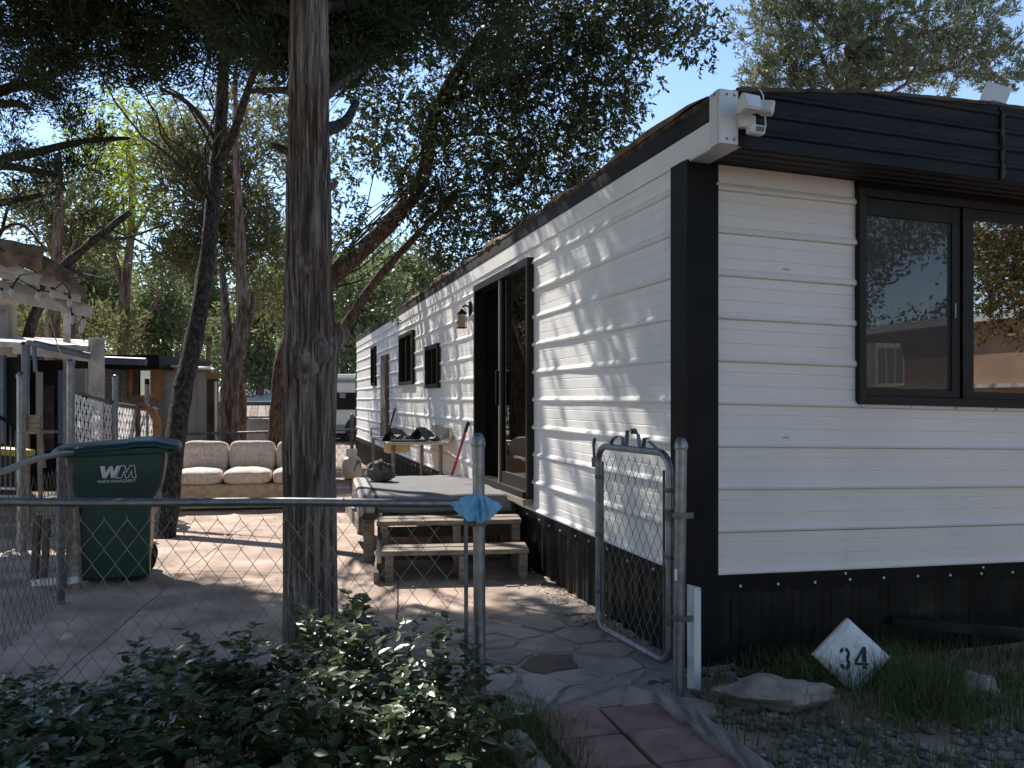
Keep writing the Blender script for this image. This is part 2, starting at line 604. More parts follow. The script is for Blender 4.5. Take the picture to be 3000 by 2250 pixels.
seeds = []
tries = 0
while len(seeds) < 30 and tries < 4000:
    tries += 1
    q = Vector((rnd.uniform(-.45, .85), rnd.uniform(3.2, 5.95)))
    if inside(fl_poly, q) and all((q - s).length > .21 for s in seeds):
        seeds.append(q)
dark_at = [G(1640, 1925).to_2d(), G(1790, 1985).to_2d(), G(2010, 1880).to_2d()]
for i, s_ in enumerate(seeds):
    poly = [s_ + Vector((math.cos(a) * .42, math.sin(a) * .36)) for a in [k * math.pi / 9 for k in range(18)]]
    for j, t_ in enumerate(seeds):
        if i != j:
            poly = clip_poly(poly, (s_ + t_) / 2, (t_ - s_).normalized())
    sq_ = rnd.uniform(.74, .93)
    poly = [s_ + (p - s_) * min(.95, sq_ * rnd.uniform(.9, 1.1)) for p in poly]
    poly = [p for p in poly if inside(fl_poly, s_ + (p - s_) * .99)] if sum(inside(fl_poly, p) for p in poly) > 3 else poly
    if len(poly) < 4:
        continue
    out = []
    for k in range(len(poly)):
        a, b = poly[k], poly[(k + 1) % len(poly)]
        m = max(1, int((b - a).length / .035))
        for h in range(m):
            q = a.lerp(b, h / m)
            j = noise.noise_vector(Vector((q.x * 11, q.y * 11, 1))) + noise.noise_vector(Vector((q.x * 32, q.y * 32, 4))) * .35
            out.append(q + Vector((j.x, j.y)) * .026)
    b_ = MB()
    b_.prism([Vector((p.x, p.y, -.02)) for p in out], (0, 0, .02 + rnd.uniform(.003, .014)))
    kind = 2 if min((s_ - d_).length for d_ in dark_at) < .15 else rnd.choice((0, 1, 1, 3, 0))
    b_.build('flagstone', m_flag[kind], flag)

# red paver walk with timber edging
walk = tag(sheet('paver_walk_bed', [(.03, 3.42), (.61, 3.60), (1.28, 1.2), (.68, 1.05)], -.014, m_dirt), kind='structure')
pd = Vector((.262, -.965, 0))
pn = Vector((.965, .262, 0))
p0 = Vector((.085, 3.385, 0))
shared = {}
for r_ in range(8):
    for c_ in range(2):
        o_ = p0 + pd * (r_ * .292 + (.0 if c_ else -.012)) + pn * (c_ * .288)
        b_ = MB()
        z_ = rnd.uniform(.010, .022)
        tl = rnd.uniform(-.006, .006)
        pts = []
        for (a, d) in ((0.006, .006), (.278, .006), (.278, .280), (.006, .280)):
            q = o_ + pn * a + pd * d
            pts.append(q)
        cpt = sum(pts, Vector()) / 4
        bot = [Vector((q.x, q.y, -.03)) for q in pts]
        top = [Vector((q.x, q.y, z_ + tl * (1 if i in (0, 1) else -1))) for i, q in enumerate(pts)]
        b_.hexa(bot + top)
        b_.build('paver', m_paver[rnd.randrange(3)], walk, bevel=.006)


def timber(a, b, w_, h_, name, label, mat):
    a, b = Vector(a), Vector(b)
    d = (b - a).normalized()
    x = Vector((d.y, -d.x, 0))
    bm_ = MB()
    n = 26
    ring = 8
    for i in range(n + 1):
        p = a.lerp(b, i / n)
        for k in range(ring):
            an = 2 * math.pi * (k + .5) / ring
            cx, cz = math.cos(an), math.sin(an)
            k_ = 1 / max(abs(cx), abs(cz)) ** .93
            q = p + x * (cx * k_ * w_ / 2) + Vector((0, 0, h_ * .35 + cz * k_ * h_ / 2))
            q += noise.noise_vector(Vector((q.x * 14, q.y * 5, q.z * 14))) * .004
            bm_.v.append(tuple(q))
    for i in range(n):
        for k in range(ring):
            q0, q1 = i * ring + k, i * ring + (k + 1) % ring
            bm_.f.append((q0, q1, q1 + ring, q0 + ring))
    bm_.f.append(tuple(range(ring))[::-1])
    bm_.f.append(tuple(n * ring + k for k in range(ring)))
    return tag(bm_.build(name, mat, smooth=50), label, 'timber', 'edging timbers along the paver walk')


timber((.655, 3.56, 0), (1.32, 1.2, 0), .10, .07, 'edging_timber', 'grey weathered edging timber between red paver walk and gravel', m_wood_grey)
timber((.005, 3.10, 0), (.56, 1.15, 0), .11, .07, 'edging_timber', 'pale worn edging timber between bush and red paver walk', m_timber_pale)

# ------------------------------------------------------------------ the mobile home
home = thing('mobile_home', 'long white mobile home with ribbed metal siding and black trim', 'mobile home', tuple(TW(1.8, 7.5, 0)))
PROF = [(0, -.018), (.013, -.012), (.016, -.002), (.013, .009), (.004, .019), (0, .024), (0, .072), (-.0025, .074), (-.0025, .078), (0, .080),
        (0, .140), (-.0025, .142), (-.0025, .146), (0, .148), (0, .1945)]


def prof_clip(za, zb, z0):
    pts = [(o, z0 + z) for o, z in PROF]
    if pts[0][1] > za + 1e-4 or za < pts[0][1]:
        pass
    out = []
    for i in range(len(pts) - 1):
        (o0, a), (o1, b) = pts[i], pts[i + 1]
        if b < za or a > zb:
            continue
        if b - a < 1e-6:
            continue
        t0 = max(0, (za - a) / (b - a))
        t1 = min(1, (zb - a) / (b - a))
        if not out:
            out.append((o0 + (o1 - o0) * t0, a + (b - a) * t0))
        out.append((o0 + (o1 - o0) * t1, a + (b - a) * t1))
    return out


def siding_piece(face, u0, u1, za, zb, z0):
    pr = prof_clip(za, zb, z0)
    if len(pr) < 2:
        return
    b = MB()
    n = max(2, int((u1 - u0) / .35) + 1)
    rows = len(pr)
    for i in range(n):
        u = u0 + (u1 - u0) * i / (n - 1)
        wob = .006 * noise.noise(Vector((u * 1.3, z0 * 5, 7 if face == 'end' else 2)))
        for o, z in pr:
            b.v.append(tuple(TW(u, -o - wob, z) if face == 'end' else TW(-o - wob, u, z)))
    for i in range(n - 1):
        for k in range(rows - 1):
            a = i * rows + k
            b.f.append((a, a + rows, a + rows + 1, a + 1))
    # returned edges give the sheet its thickness
    for i in (0, n - 1):
        u = u0 if i == 0 else u1
        base = len(b.v)
        b.v += [tuple(TW(u, .02, pr[k][1]) if face == 'end' else TW(.02, u, pr[k][1])) for k in (0, rows - 1)]
        ring = [i * rows + k for k in range(rows)] + [base + 1, base]
        b.f.append(tuple(ring) if i == 0 else tuple(ring[::-1]))
    o = b.build('siding_panel', m_siding_end if face == 'end' else m_siding, home, smooth=28, fix=False)
    return o


ROWS = [.676 + .2125 * i for i in range(-1, 9)]


def siding(face, U0, U1, zbot, ztop, openings):
    for z0 in ROWS:
        za, zb = max(zbot, z0 - .018), min(ztop, z0 + .1945)
        if z0 == ROWS[-1]:
            zb = ztop if ztop < z0 + .1945 else zb
        if zb - za < .01:
            continue
        cuts = sorted({U0, U1} | {e for o in openings for e in o[:2] if U0 < e < U1 and o[3] > za and o[2] < zb})
        segs = []
        for a, b in zip(cuts, cuts[1:]):
            iv = [(za, zb)]
            for (o0, o1, oz0, oz1) in openings:
                if o0 < b - 1e-6 and o1 > a + 1e-6:
                    nv = []
                    for (x, y) in iv:
                        if oz0 > x:
                            nv.append((x, min(y, oz0)))
                        if oz1 < y:
                            nv.append((max(x, oz1), y))
                    iv = [q for q in nv if q[1] - q[0] > .012]
            if segs and segs[-1][2] == iv:
                segs[-1][1] = b
            else:
                segs.append([a, b, iv])
        for a, b, iv in segs:
            for (x, y) in iv:
                siding_piece(face, a, b, x, y, z0)


DOOR = (2.419, 4.125, .544, 2.415)
WB = (5.94, 6.74, 1.45, 1.98)
WA = (7.69, 8.90, 1.52, 2.28)
BD = (10.2, 10.9, .60, 2.07)
WC = (11.82, 12.39, 1.565, 2.31)
LEN = 15.35
WEND = (.975, 2.95, 1.317, 2.45)
siding('side', .147, LEN, .4535, 2.49, [DOOR, WB, WA, BD, WC])
siding('end', .151, 3.50, .4535, 2.488, [(WEND[0], WEND[1], WEND[2], 2.6)])


def tbox(name, mat, u, v, z, parent=home, bevel=0, b=None):
    b2 = b or MB()
    b2.hexa([TW(u[0], v[0], z[0]), TW(u[1], v[0], z[0]), TW(u[1], v[1], z[0]), TW(u[0], v[1], z[0]),
             TW(u[0], v[0], z[1]), TW(u[1], v[0], z[1]), TW(u[1], v[1], z[1]), TW(u[0], v[1], z[1])])
    return b2 if b is not None else b2.build(name, mat, parent, bevel=bevel)


# white strip under the roof edge, black band above it, white end cap
tbox('eave_strip', m_siding, (-.010, .04), (-.300, LEN), (2.4915, 2.610))
tbox('eave_band', m_eave, (-.016, .04), (-.296, LEN + .02), (2.612, 2.698), bevel=.004)
tbox('eave_return', m_whitemetal, (-.012, .10), (-.300, -.024), (2.478, 2.4895))
b = MB()
tbox('', None, (-.022, .070), (-.325, -.304), (2.478, 2.722), b=b)
tbox('', None, (-.024, -.0165), (-.303, -.235), (2.478, 2.722), b=b)
cap = b.build('eave_cap', m_whitemetal, home)
b = MB()
for (uu, zz) in ((.012, 2.70), (.05, 2.70), (.012, 2.50), (.05, 2.50)):
    b.blob(TW(uu, -.326, zz), .006, 6, 4, 0)
b.build('screw', m_galv, cap, smooth=60)
# corner trim
b = MB()
tbox('', None, (-.022, .151), (-.022, .012), (.0, 2.488), b=b)
tbox('', None, (-.022, .012), (.0125, .147), (.0, 2.4905), b=b)
b.build('corner_trim', m_black, home)
b = MB()
tbox('', None, (-.020, .05), (LEN, LEN + .05), (.0, 2.585), b=b)
b.build('corner_trim', m_black, home)


# roof: bowed sheet
def ztop(u):
    u = max(0, min(3.66, u))
    return 2.718 + .142 * (1 - (1 - u / 1.83) ** 2)


b = MB()
nu, nv = 22, 40
for j in range(nv + 1):
    v = -.31 + (LEN + .33) * j / nv
    for i in range(nu + 1):
        u = -.02 + 3.7 * i / nu
        b.v.append(tuple(TW(u, v, ztop(u) + .004 + .012 * noise.noise(Vector((u * 2, v * 2, 0))))))
for j in range(nv):
    for i in range(nu):
        a = j * (nu + 1) + i
        b.f.append((a, a + 1, a + nu + 2, a + nu + 1))
b.build('roof', m_rooftop, home, smooth=60, fix=False)
# ragged tar edge along the eave and the end
b = MB()
pts, rad = [], []
nseg = 150
for i in range(nseg + 1):
    v = -.29 + (LEN + .25) * i / nseg
    q = TW(-.006, v, 2.716 + .010 * noise.noise(Vector((v * 3, 0, 0))))
    pts.append(q)
    rad.append(.016 + .011 * abs(noise.noise(Vector((v * 4.7, 3, 0)))))
b.tube(pts, rad, 7)
b.build('roof_edge', m_tar, home, smooth=50)
b = MB()
pts = [TW(u, -.306, ztop(u) + .002 + .008 * noise.noise(Vector((u * 6, 5, 0)))) for u in np.linspace(.075, 3.6, 70)]
b.tube(pts, [.010 + .012 * abs(noise.noise(Vector((i * .55, 1, 0)))) for i in range(70)], 6)
b.build('roof_edge', m_tar, home, smooth=50)
for v_, ln, hh in ((-.22, 1.5, .075), (1.55, .65, .07), (2.35, .5, .06), (3.3, .8, .08), (4.5, .5, .06), (5.5, 1.1, .11), (7.6, .7, .06), (9.5, .8, .05)):
    b = MB()
    k = 9
    for i in range(k + 1):
        f = i / k
        v = v_ + ln * f
        h = hh * math.sin(math.pi * min(1, f * 1.1)) * (1 + .4 * noise.noise(Vector((v * 7, 0, 2))))
        for (uu, zz) in ((-.028, 0), (-.028, h * .5), (.10, h + .03), (.26, .03)):
            b.v.append(tuple(TW(uu + .02 * noise.noise(Vector((v * 9, uu, 0))), v, 2.722 + zz)))
    for i in range(k):
        for c_ in range(3):
            a = i * 4 + c_
            b.f.append((a, a + 4, a + 5, a + 1))
    b.build('roofing_flap', m_rooftop if ln > .6 else m_tar, home, fix=False)

# end fascia: ribbed dark sheet with bowed top, lapped near the right
for (U0, U1, out) in ((.0705, 1.62, .0), (1.60, 3.66, .007)):
    b = MB()
    prof = []
    z = 2.478
    while z < 2.90:
        prof += [(0, z), (0, z + .056), (.010, z + .064), (.011, z + .078), (0, z + .088)]
        z += .0885
    ns = 26
    for i in range(ns + 1):
        u = U0 + (U1 - U0) * i / ns
        for o, zz in prof:
            tz = ztop(u) - .004
            b.v.append(tuple(TW(u, -.306 - out - (o if zz < tz else 0), min(zz, tz))))
    r_ = len(prof)
    for i in range(ns):
        for k in range(r_ - 1):
            a = i * r_ + k
            b.f.append((a, a + r_, a + r_ + 1, a + 1))
    b.build('fascia_sheet', m_navy, home, smooth=35, fix=False)
b = MB()
pts = [TW(1.612 + .003 * math.sin(i * 1.3), -.318, 2.48 + i * .03) for i in range(12)]
b.tube(pts, [.006 + .003 * (i % 3) for i in range(12)], 6)
b.build('sealant_seam', m_tar, home, smooth=50)
# ribbed soffit
b = MB()
prof = []
v = -.302
while v < -.02:
    prof += [(v, 0), (v + .05, 0), (v + .056, -.006), (v + .064, -.006), (v + .070, 0)]
    v += .0705
for u in (.012, 3.6):
    for (vv, zz) in prof:
        b.v.append(tuple(TW(u, min(vv, .0), 2.492 + zz)))
r_ = len(prof)
for k in range(r_ - 1):
    b.f.append((k, k + 1, r_ + k + 1, r_ + k))
b.build('soffit', m_soffit, home, fix=False)
tbox('window_header', m_black, (.972, 3.6), (-.024, .02), (2.452, 2.4905))

# skirting: ribbed black sheets below the siding, flashing with screws
tbox('skirt_flashing', m_black, (-.014, .0), (.147, LEN), (.375, .452))
tbox('skirt_flashing', m_black, (.151, 3.6), (-.014, .0), (.36, .452))


def skirt(face, a0, a1):
    prof = []
    a = a0
    while a < a1 - 1e-6:
        e = min(a + .18, a1)
        prof += [(a, 0), (a + .028 * (e - a) / .18, .016), (a + .060 * (e - a) / .18, .016), (a + .088 * (e - a) / .18, 0),
                 (a + .13 * (e - a) / .18, 0), (a + .134 * (e - a) / .18, .004), (a + .140 * (e - a) / .18, 0)]
        a = e
    prof.append((a1, 0))
    b = MB()
    for (aa, o) in prof:
        w_ = .006 * noise.noise(Vector((aa * 2, 1, 0)))
        for zz in (-.04, .376):
            b.v.append(tuple(TW(-.001 - o - w_, aa, zz) if face == 'side' else TW(aa, -.001 - o - w_, zz)))
    for i in range(len(prof) - 1):
        b.f.append((2 * i, 2 * i + 2, 2 * i + 3, 2 * i + 1))
    b.build('skirt_panel', m_skirt, home, fix=False)


a = .1475
while a < LEN:
    skirt('side', a, min(a + .9, LEN))
    a += .9
a = .1515
while a < 3.5:
    skirt('end', a, min(a + .9, 3.55))
    a += .9
sb = MB()
sb.blob((0, 0, 0), .0075, 7, 5, 0)
sme = sb.mesh('screw', m_whitemetal, 60)


def screw(p):
    o = link('screw', sme, home)
    o.location = p


a = .35
while a < 8:
    screw(TW(-.016, a, .408 + rnd.uniform(-.012, .012)))
    a += rnd.uniform(.22, .33)
for px, py in ((2164, 1715), (2274, 1709), (2382, 1704), (2484, 1696), (2583, 1691), (2682, 1686), (2777, 1683), (2868, 1679), (2959, 1675), (2471, 1678), (2873, 1661)):
    u = u_of(px)
    d = 4 + .2885 * u
    z = CH - (py - HZ) / F * d + .0229 * u
    screw(TW(u, -.016, z))
screw(TW(.146, -.024, 2.385))
for u in (1.0, 1.32, 1.62, 1.9, 2.15):
    screw(TW(u, -.020, 1.307))


# windows
def window_side(o, pane_split=False):
    s0, s1, z0, z1 = o
    b = MB()
    fw = .05
    for (a, c, za, zc) in ((s0, s0 + fw, z0, z1), (s1 - fw, s1, z0, z1), (s0 + fw, s1 - fw, z0, z0 + fw), (s0 + fw, s1 - fw, z1 - fw, z1)):
        tbox('', None, (-.045, .03), (a, c), (za, zc), b=b)
    if pane_split:
        m_ = (s0 + s1) / 2
        tbox('', None, (-.030, .02), (m_ - .02, m_ + .02), (z0 + fw, z1 - fw), b=b)
    fr = b.build('window', m_frame, home)
    tbox('pane', m_glass_small, (.004, .010), (s0 + fw * .6, s1 - fw * .6), (z0 + fw * .6, z1 - fw * .6), parent=fr)
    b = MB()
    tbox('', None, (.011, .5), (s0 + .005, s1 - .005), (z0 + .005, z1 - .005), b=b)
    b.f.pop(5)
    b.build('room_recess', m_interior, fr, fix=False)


for o_, sp in ((WA, True), (WB, True), (WC, False)):
    window_side(o_, sp)
# brown back door standing proud of the wall
b = MB()
tbox('', None, (-.05, .03), BD[:2], BD[2:], b=b)
bd = b.build('back_door', m_brownpole, home, bevel=.006)
b = MB()
tbox('', None, (-.062, -.051), (BD[0] + .06, BD[1] - .06), (1.15, 1.95), b=b)
b.build('door_panel', m_wood, bd)

# sliding patio door: frame, fixed glass at the right, open doorway at the left with a dark room behind
s0, s1, z0, z1 = DOOR
b = MB()
tbox('', None, (-.055, .06), (s0, s0 + .045), (z0, z1), b=b)
tbox('', None, (-.055, .06), (s1 - .045, s1), (z0, z1), b=b)
tbox('', None, (-.055, .06), (s0 + .045, s1 - .045), (z1 - .06, z1), b=b)
tbox('', None, (-.075, .06), (s0 + .045, s1 - .045), (z0, z0 + .05), b=b)
pdoor = b.build('patio_door', m_frame, home)
mid = (s0 + s1) / 2 - .02
b = MB()
tbox('', None, (-.03, .0), (mid - .035, mid + .02), (z0 + .05, z1 - .06), b=b)
tbox('', None, (-.03, .0), (s0 + .046, s0 + .09), (z0 + .05, z1 - .06), b=b)
tbox('', None, (-.03, .0), (s0 + .09, mid - .035), (z0 + .05, z0 + .15), b=b)
b.build('door_sash', m_frame, pdoor)
tbox('sash_edge', m_alu, (-.044, -.0305), (mid - .004, mid + .020), (z0 + .05, z1 - .06), parent=pdoor)
tbox('pane', m_glass_door, (-.012, -.006), (s0 + .07, mid), (z0 + .10, z1 - .05), parent=pdoor)
b = MB()
tbox('', None, (-.075, -.0445), (mid - .014, mid + .016), (z0 + .72, z0 + 1.02), b=b)
b.build('door_handle', m_black, pdoor, bevel=.006)
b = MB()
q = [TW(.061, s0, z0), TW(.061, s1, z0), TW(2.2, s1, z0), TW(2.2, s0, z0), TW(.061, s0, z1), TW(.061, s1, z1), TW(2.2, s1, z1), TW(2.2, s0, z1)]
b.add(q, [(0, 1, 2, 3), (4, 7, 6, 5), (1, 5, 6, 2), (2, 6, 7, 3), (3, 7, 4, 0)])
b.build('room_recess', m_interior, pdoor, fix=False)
b = MB()
tbox('', None, (-.09, -.015), (s0 + .0, s0 + .75), (z0 - .05, z0 - .003), b=b)
b.build('door_threshold', m_wood, pdoor)

# picture window in the end wall
u0, u1, z0, z1 = WEND
b = MB()
fw = .045
for (a, c, za, zc) in ((u0, u0 + fw, z0, z1), (u1 - fw, u1, z0, z1), (u0 + fw, u1 - fw, z0, z0 + fw), (u0 + fw, u1 - fw, z1 - fw, z1)):
    tbox('', None, (a, c), (-.035, .04), (za, zc), b=b)
pw = b.build('window', m_frame, home, bevel=.004)
ua, ub, ucc = u_of(2530), u_of(2784), u_of(2843)
b = MB()
for (a, c, za, zc, o) in ((u0 + fw, ua, z0 + fw, z1 - fw, .012), (ub, ub + .055, z0 + fw, z1 - fw, .012), (ua, ub, z0 + fw, z0 + .085, .012), (ua, ub, z1 - .135, z1 - fw, .012),
                          (ucc - .075, ucc, z0 + fw, z1 - fw, .024), (ucc, u1 - fw, z0 + fw, z0 + .085, .024), (ucc, u1 - fw, z1 - .10, z1 - fw, .024)):
    tbox('', None, (a, c), (-o, .03), (za, zc), b=b)
b.build('sash', m_frame, pw, bevel=.003)
tbox('pane', m_glass, (ucc - .01, u1 - .03), (-.004, .001), (z0 + .075, z1 - .09), parent=pw)
tbox('pane', m_glass, (ua - .01, ub + .01), (.006, .011), (z0 + .075, z1 - .125), parent=pw)
m_scr, n_, b_, o_ = new_mat('insect_screen')
tr = n_.nodes.new('ShaderNodeBsdfTransparent')
mx = n_.nodes.new('ShaderNodeMixShader')
mx.inputs[0].default_value = .42
b_.inputs['Base Color'].default_value = (.02, .018, .017, 1)
n_.links.new(tr.outputs[0], mx.inputs[1])
n_.links.new(b_.outputs[0], mx.inputs[2])
n_.links.new(mx.outputs[0], o_.inputs[0])
tbox('insect_screen', m_scr, (ua - .008, ub + .008), (-.004, -.003), (z0 + .07, z1 - .12), parent=pw)
tbox('latch', m_galv, (ub + .012, ub + .022), (-.020, -.0125), (1.80, 1.88), parent=pw)
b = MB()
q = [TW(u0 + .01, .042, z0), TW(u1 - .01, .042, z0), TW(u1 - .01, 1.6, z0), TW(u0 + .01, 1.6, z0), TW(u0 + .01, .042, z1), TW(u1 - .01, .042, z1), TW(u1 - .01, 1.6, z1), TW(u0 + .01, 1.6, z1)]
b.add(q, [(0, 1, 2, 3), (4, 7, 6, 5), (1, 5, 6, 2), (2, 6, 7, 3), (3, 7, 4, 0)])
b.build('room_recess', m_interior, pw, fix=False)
# far and back walls so that the house is closed
b = MB()
q = [TW(.05, LEN, 0), TW(3.6, LEN, 0), TW(3.6, LEN, 2.7), (TW(.05, LEN, 2.7))]
b.add(q, [(0, 1, 2, 3)])
b.build('end_wall', m_siding, home)
b = MB()
q = [TW(3.6, 0, 0), TW(3.6, LEN, 0), TW(3.6, LEN, 2.7), (TW(3.6, 0, 2.7))]
b.add(q, [(0, 1, 2, 3)])
b.build('side_wall', m_siding, home)
# small maker's stickers on the end siding
for (px, py) in ((2303, 789), (2303, 1281)):
    u = u_of(px)
    d = 4 + .2885 * u
    z = CH - (py - HZ) / F * d + .0229 * u
    st = tbox('sticker', m_print, (u - .022, u + .022), (-.0035, -.0005), (z - .008, z + .008))
    for k in range(2):
        tbox('print_line', m_ink, (u - .018 + k * .020, u - .004 + k * .020), (-.0042, -.0036), (z - .0035, z + .0005), parent=st)
# hitch tongue under the end wall
b = MB()
b.beam(TW(1.18, -.03, .175), TW(2.4, -.95, .185), .06, .045)
b.beam(TW(3.2, -.03, .16), TW(2.4, -.95, .16), .05, .09)
b.build('hitch_frame', m_skirt, home, bevel=.004)


# ------------------------------------------------------------------ things on and by the mobile home
def stand(px, py, u_face, out):
    """point on the end fascia plane seen at a photo pixel"""
    r = (px - 1500) / F
    v = -.306 - out
    a = CC + LX * v
    u = (r * a.y - a.x) / (RX.x - r * RX.y)
    p = a + RX * u
    return Vector((p.x, p.y, CH - (py - HZ) / F * p.y)), u


# security light
c0, u_ = stand(2192, 345, 0, .03)
sl = thing('security_light', 'white twin-head security light with motion sensor on the dark fascia corner', 'security light', tuple(c0))
b = MB()
b.box(c0 + Vector((-.01, .0, -.020)), (.085, .035, .060), (0, 0, .29))
b.tube([c0 + Vector((-.03, -.01, .0)), c0 + Vector((-.03, -.05, .005))], .016, 8)
b.build('housing', m_plastic, sl, bevel=.012)


def lamp_head(c, rz, ry, s):
    m_ = Euler((math.radians(-18), ry, rz)).to_matrix()
    b = MB()
    w2, h2 = .060 * s, .042 * s
    back = [Vector((-w2 * .6, .03, -h2 * .6)), Vector((w2 * .6, .03, -h2 * .6)), Vector((w2 * .6, .03, h2 * .6)), Vector((-w2 * .6, .03, h2 * .6))]
    front = [Vector((-w2, -.045 * s, -h2)), Vector((w2, -.045 * s, -h2)), Vector((w2, -.045 * s, h2)), Vector((-w2, -.045 * s, h2))]
    b.hexa([c + m_ @ q for q in back + front])
    o = b.build('lamp_head', m_plastic, sl, bevel=.008)
    b = MB()
    b.prism([c + m_ @ Vector((x * .86, -.0455 * s, z * .8)) for x, z in ((-w2, -h2), (w2, -h2), (w2, h2), (-w2, h2))], m_ @ Vector((0, -.004, 0)))
    b.build('lens', m_white_paint, o)


lamp_head(c0 + Vector((-.030, -.075, .022)), .55, -.05, .95)
lamp_head(c0 + Vector((.060, -.070, .012)), -.65, .25, .72)
b = MB()
cs = c0 + Vector((.018, -.055, -.075))
b.box(cs, (.075, .055, .042), (.15, .12, .1))
se = b.build('sensor', m_plastic, sl, bevel=.010)
b = MB()
b.box(cs + Vector((.012, -.029, -.003)), (.036, .006, .018), (.15, .12, .1))
b.build('lens', m_galv_dull, se)
b = MB()
b.tube([c0 + Vector((.055, .015, .135)), c0 + Vector((.064, -.01, .10)), c0 + Vector((.068, -.02, .04)), c0 + Vector((.068, -.03, -.02)), c0 + Vector((.066, -.045, -.055)), c0 + Vector((.050, -.055, -.070))], .0035, 6)
b.build('cable', m_plastic, sl, smooth=60)

# flat antenna panel on the roof
c0, u_ = stand(2910, 285, 0, -.25)
an = thing('antenna_panel', 'white flat antenna panel tilted on the roof edge', 'antenna', tuple(c0 + Vector((0, 0, -.12))))
m_ = Euler((math.radians(-24), math.radians(24), math.radians(-18))).to_matrix()
b = MB()
b.box(c0 + Vector((.01, 0, .01)), (.135, .018, .150), m_)
b.build('panel', m_plastic, an, bevel=.004)
b = MB()
b.tube([c0 + Vector((-.005, .01, -.03)), c0 + Vector((-.02, .02, -.16))], .010, 7)
b.lathe(c0 + Vector((-.01, -.015, -.045)), [(.022, 0), (.022, .012), (.012, .02)], 10)
b.build('bracket', m_galv, an, smooth=40)

# wall lantern by the door
s_l = s_of(1382)
p_l = TW(-.10, s_l + .02, CH + (HZ - 940) / F * (4 + .9575 * s_l))
la = thing('wall_lantern', 'small black wall lantern with amber glass left of the patio door', 'lantern', tuple(p_l))
b = MB()
b.tube([TW(-.016, s_l, p_l.z + .10), TW(-.06, s_l, p_l.z + .125), TW(-.10, s_l, p_l.z + .105)], .009, 7)
b.box(TW(-.018, s_l - .0, p_l.z + .09), (.02, .06, .14), (0, 0, .29))
b.build('bracket', m_black, la, smooth=40)
b = MB()
b.lathe(p_l + Vector((0, 0, .055)), [(.062, 0), (.058, .010), (.020, .038), (.008, .05)], 4, Matrix.Rotation(.29 + .785, 3, 'Z'))
b.build('cap', m_black, la)
b = MB()
for sx in (-1, 1):
    for sy in (-1, 1):
        q = p_l + RX * (.038 * sx) + LX * (.038 * sy)
        b.beam(q + Vector((0, 0, -.085)), q + Vector((0, 0, .055)), .007, .007)
b.box(p_l + Vector((0, 0, -.088)), (.09, .09, .008), (0, 0, .29))
b.build('cage', m_black, la)
b = MB()
b.box(p_l + Vector((0, 0, -.016)), (.062, .062, .130), (0, 0, .29))
b.build('lamp_glass', m_amber, la)

# ------------------------------------------------------------------ porch deck, rug and steps
FL, FR, BR, BL = Vector((-1.205, 6.60, 0)), Vector((.02, 6.74, 0)), Vector((-.50, 8.40, 0)), Vector((-1.55, 8.12, 0))
DZ = .535
deck = thing('porch_deck', 'low wooden porch deck below the patio door', 'deck', tuple((FL + BR) / 2))
b = MB()
ax = (FR - FL).normalized()
ay = (BL - FL).normalized()
nb = 11
for i in range(nb):
    t0, t1 = i / nb + .004, (i + 1) / nb - .004
    b = MB()
    q = [FL.lerp(BL, t0), FR.lerp(BR, t0), FR.lerp(BR, t1), FL.lerp(BL, t1)]
    b.hexa([Vector((p.x, p.y, DZ - .04)) for p in q] + [Vector((p.x, p.y, DZ)) for p in q])
    b.build('deck_board', m_wood, deck)
for (a, c_) in ((FL, FR), (FL, BL), (BL, BR)):
    b = MB()
    o_ = Vector((0, 0, DZ - .115))
    b.beam(a + o_, c_ + o_, .04, .14)
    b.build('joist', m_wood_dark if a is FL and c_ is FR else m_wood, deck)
for p in (FL, FR, BL, BR, (FL + FR) / 2, (FL + BL) / 2):
    b = MB()
    q = p + ((FL + BR) / 2 - p).normalized() * .09
    b.box((q.x, q.y, (DZ - .19) / 2), (.085, .085, DZ - .19), (0, 0, .1))
    b.build('post', m_wood, deck)
# low board of the left side
b = MB()
b.beam(FL + Vector((-.03, .05, .30)), BL + Vector((-.03, -.3, .30)), .03, .12)
b.build('side_board', m_wood, deck)

# striped rug draped over deck edges
m_rug, n_, b_, o_ = new_mat('striped_rug')
tc = n_.nodes.new('ShaderNodeUVMap')
sp_ = n_.nodes.new('ShaderNodeSeparateXYZ')
n_.links.new(tc.outputs[0], sp_.inputs[0])
rp = n_.nodes.new('ShaderNodeValToRGB')
rp.color_ramp.interpolation = 'CONSTANT'
els = [(0, (.22, .21, .205)), (.055, (.06, .058, .06)), (.080, (.38, .34, .30)), (.10, (.13, .12, .115)), (.125, (.45, .41, .37)), (.150, (.20, .19, .18)),
       (.175, (.40, .385, .37)), (.215, (.055, .055, .058)), (.235, (.21, .21, .213))]
rp.color_ramp.elements[0].color = (*els[0][1], 1)
rp.color_ramp.elements[1].position = els[1][0]
rp.color_ramp.elements[1].color = (*els[1][1], 1)
for p_, c_ in els[2:]:
    e = rp.color_ramp.elements.new(p_)
    e.color = (*c_, 1)
nz = n_.nodes.new('ShaderNodeTexNoise')
nz.inputs['Scale'].default_value = 9
md = n_.nodes.new('ShaderNodeMath')
md.operation = 'MULTIPLY_ADD'
md.inputs[1].default_value = .012
n_.links.new(nz.outputs[0], md.inputs[0])
n_.links.new(sp_.outputs[0], md.inputs[2])
n_.links.new(md.outputs[0], rp.inputs[0])
n_.links.new(rp.outputs[0], b_.inputs['Base Color'])
b_.inputs['Roughness'].default_value = .95
b_.inputs['Specular IOR Level'].default_value = .1
wv = n_.nodes.new('ShaderNodeTexNoise')
wv.inputs['Scale'].default_value = 130
bp = n_.nodes.new('ShaderNodeBump')
bp.inputs['Strength'].default_value = .6
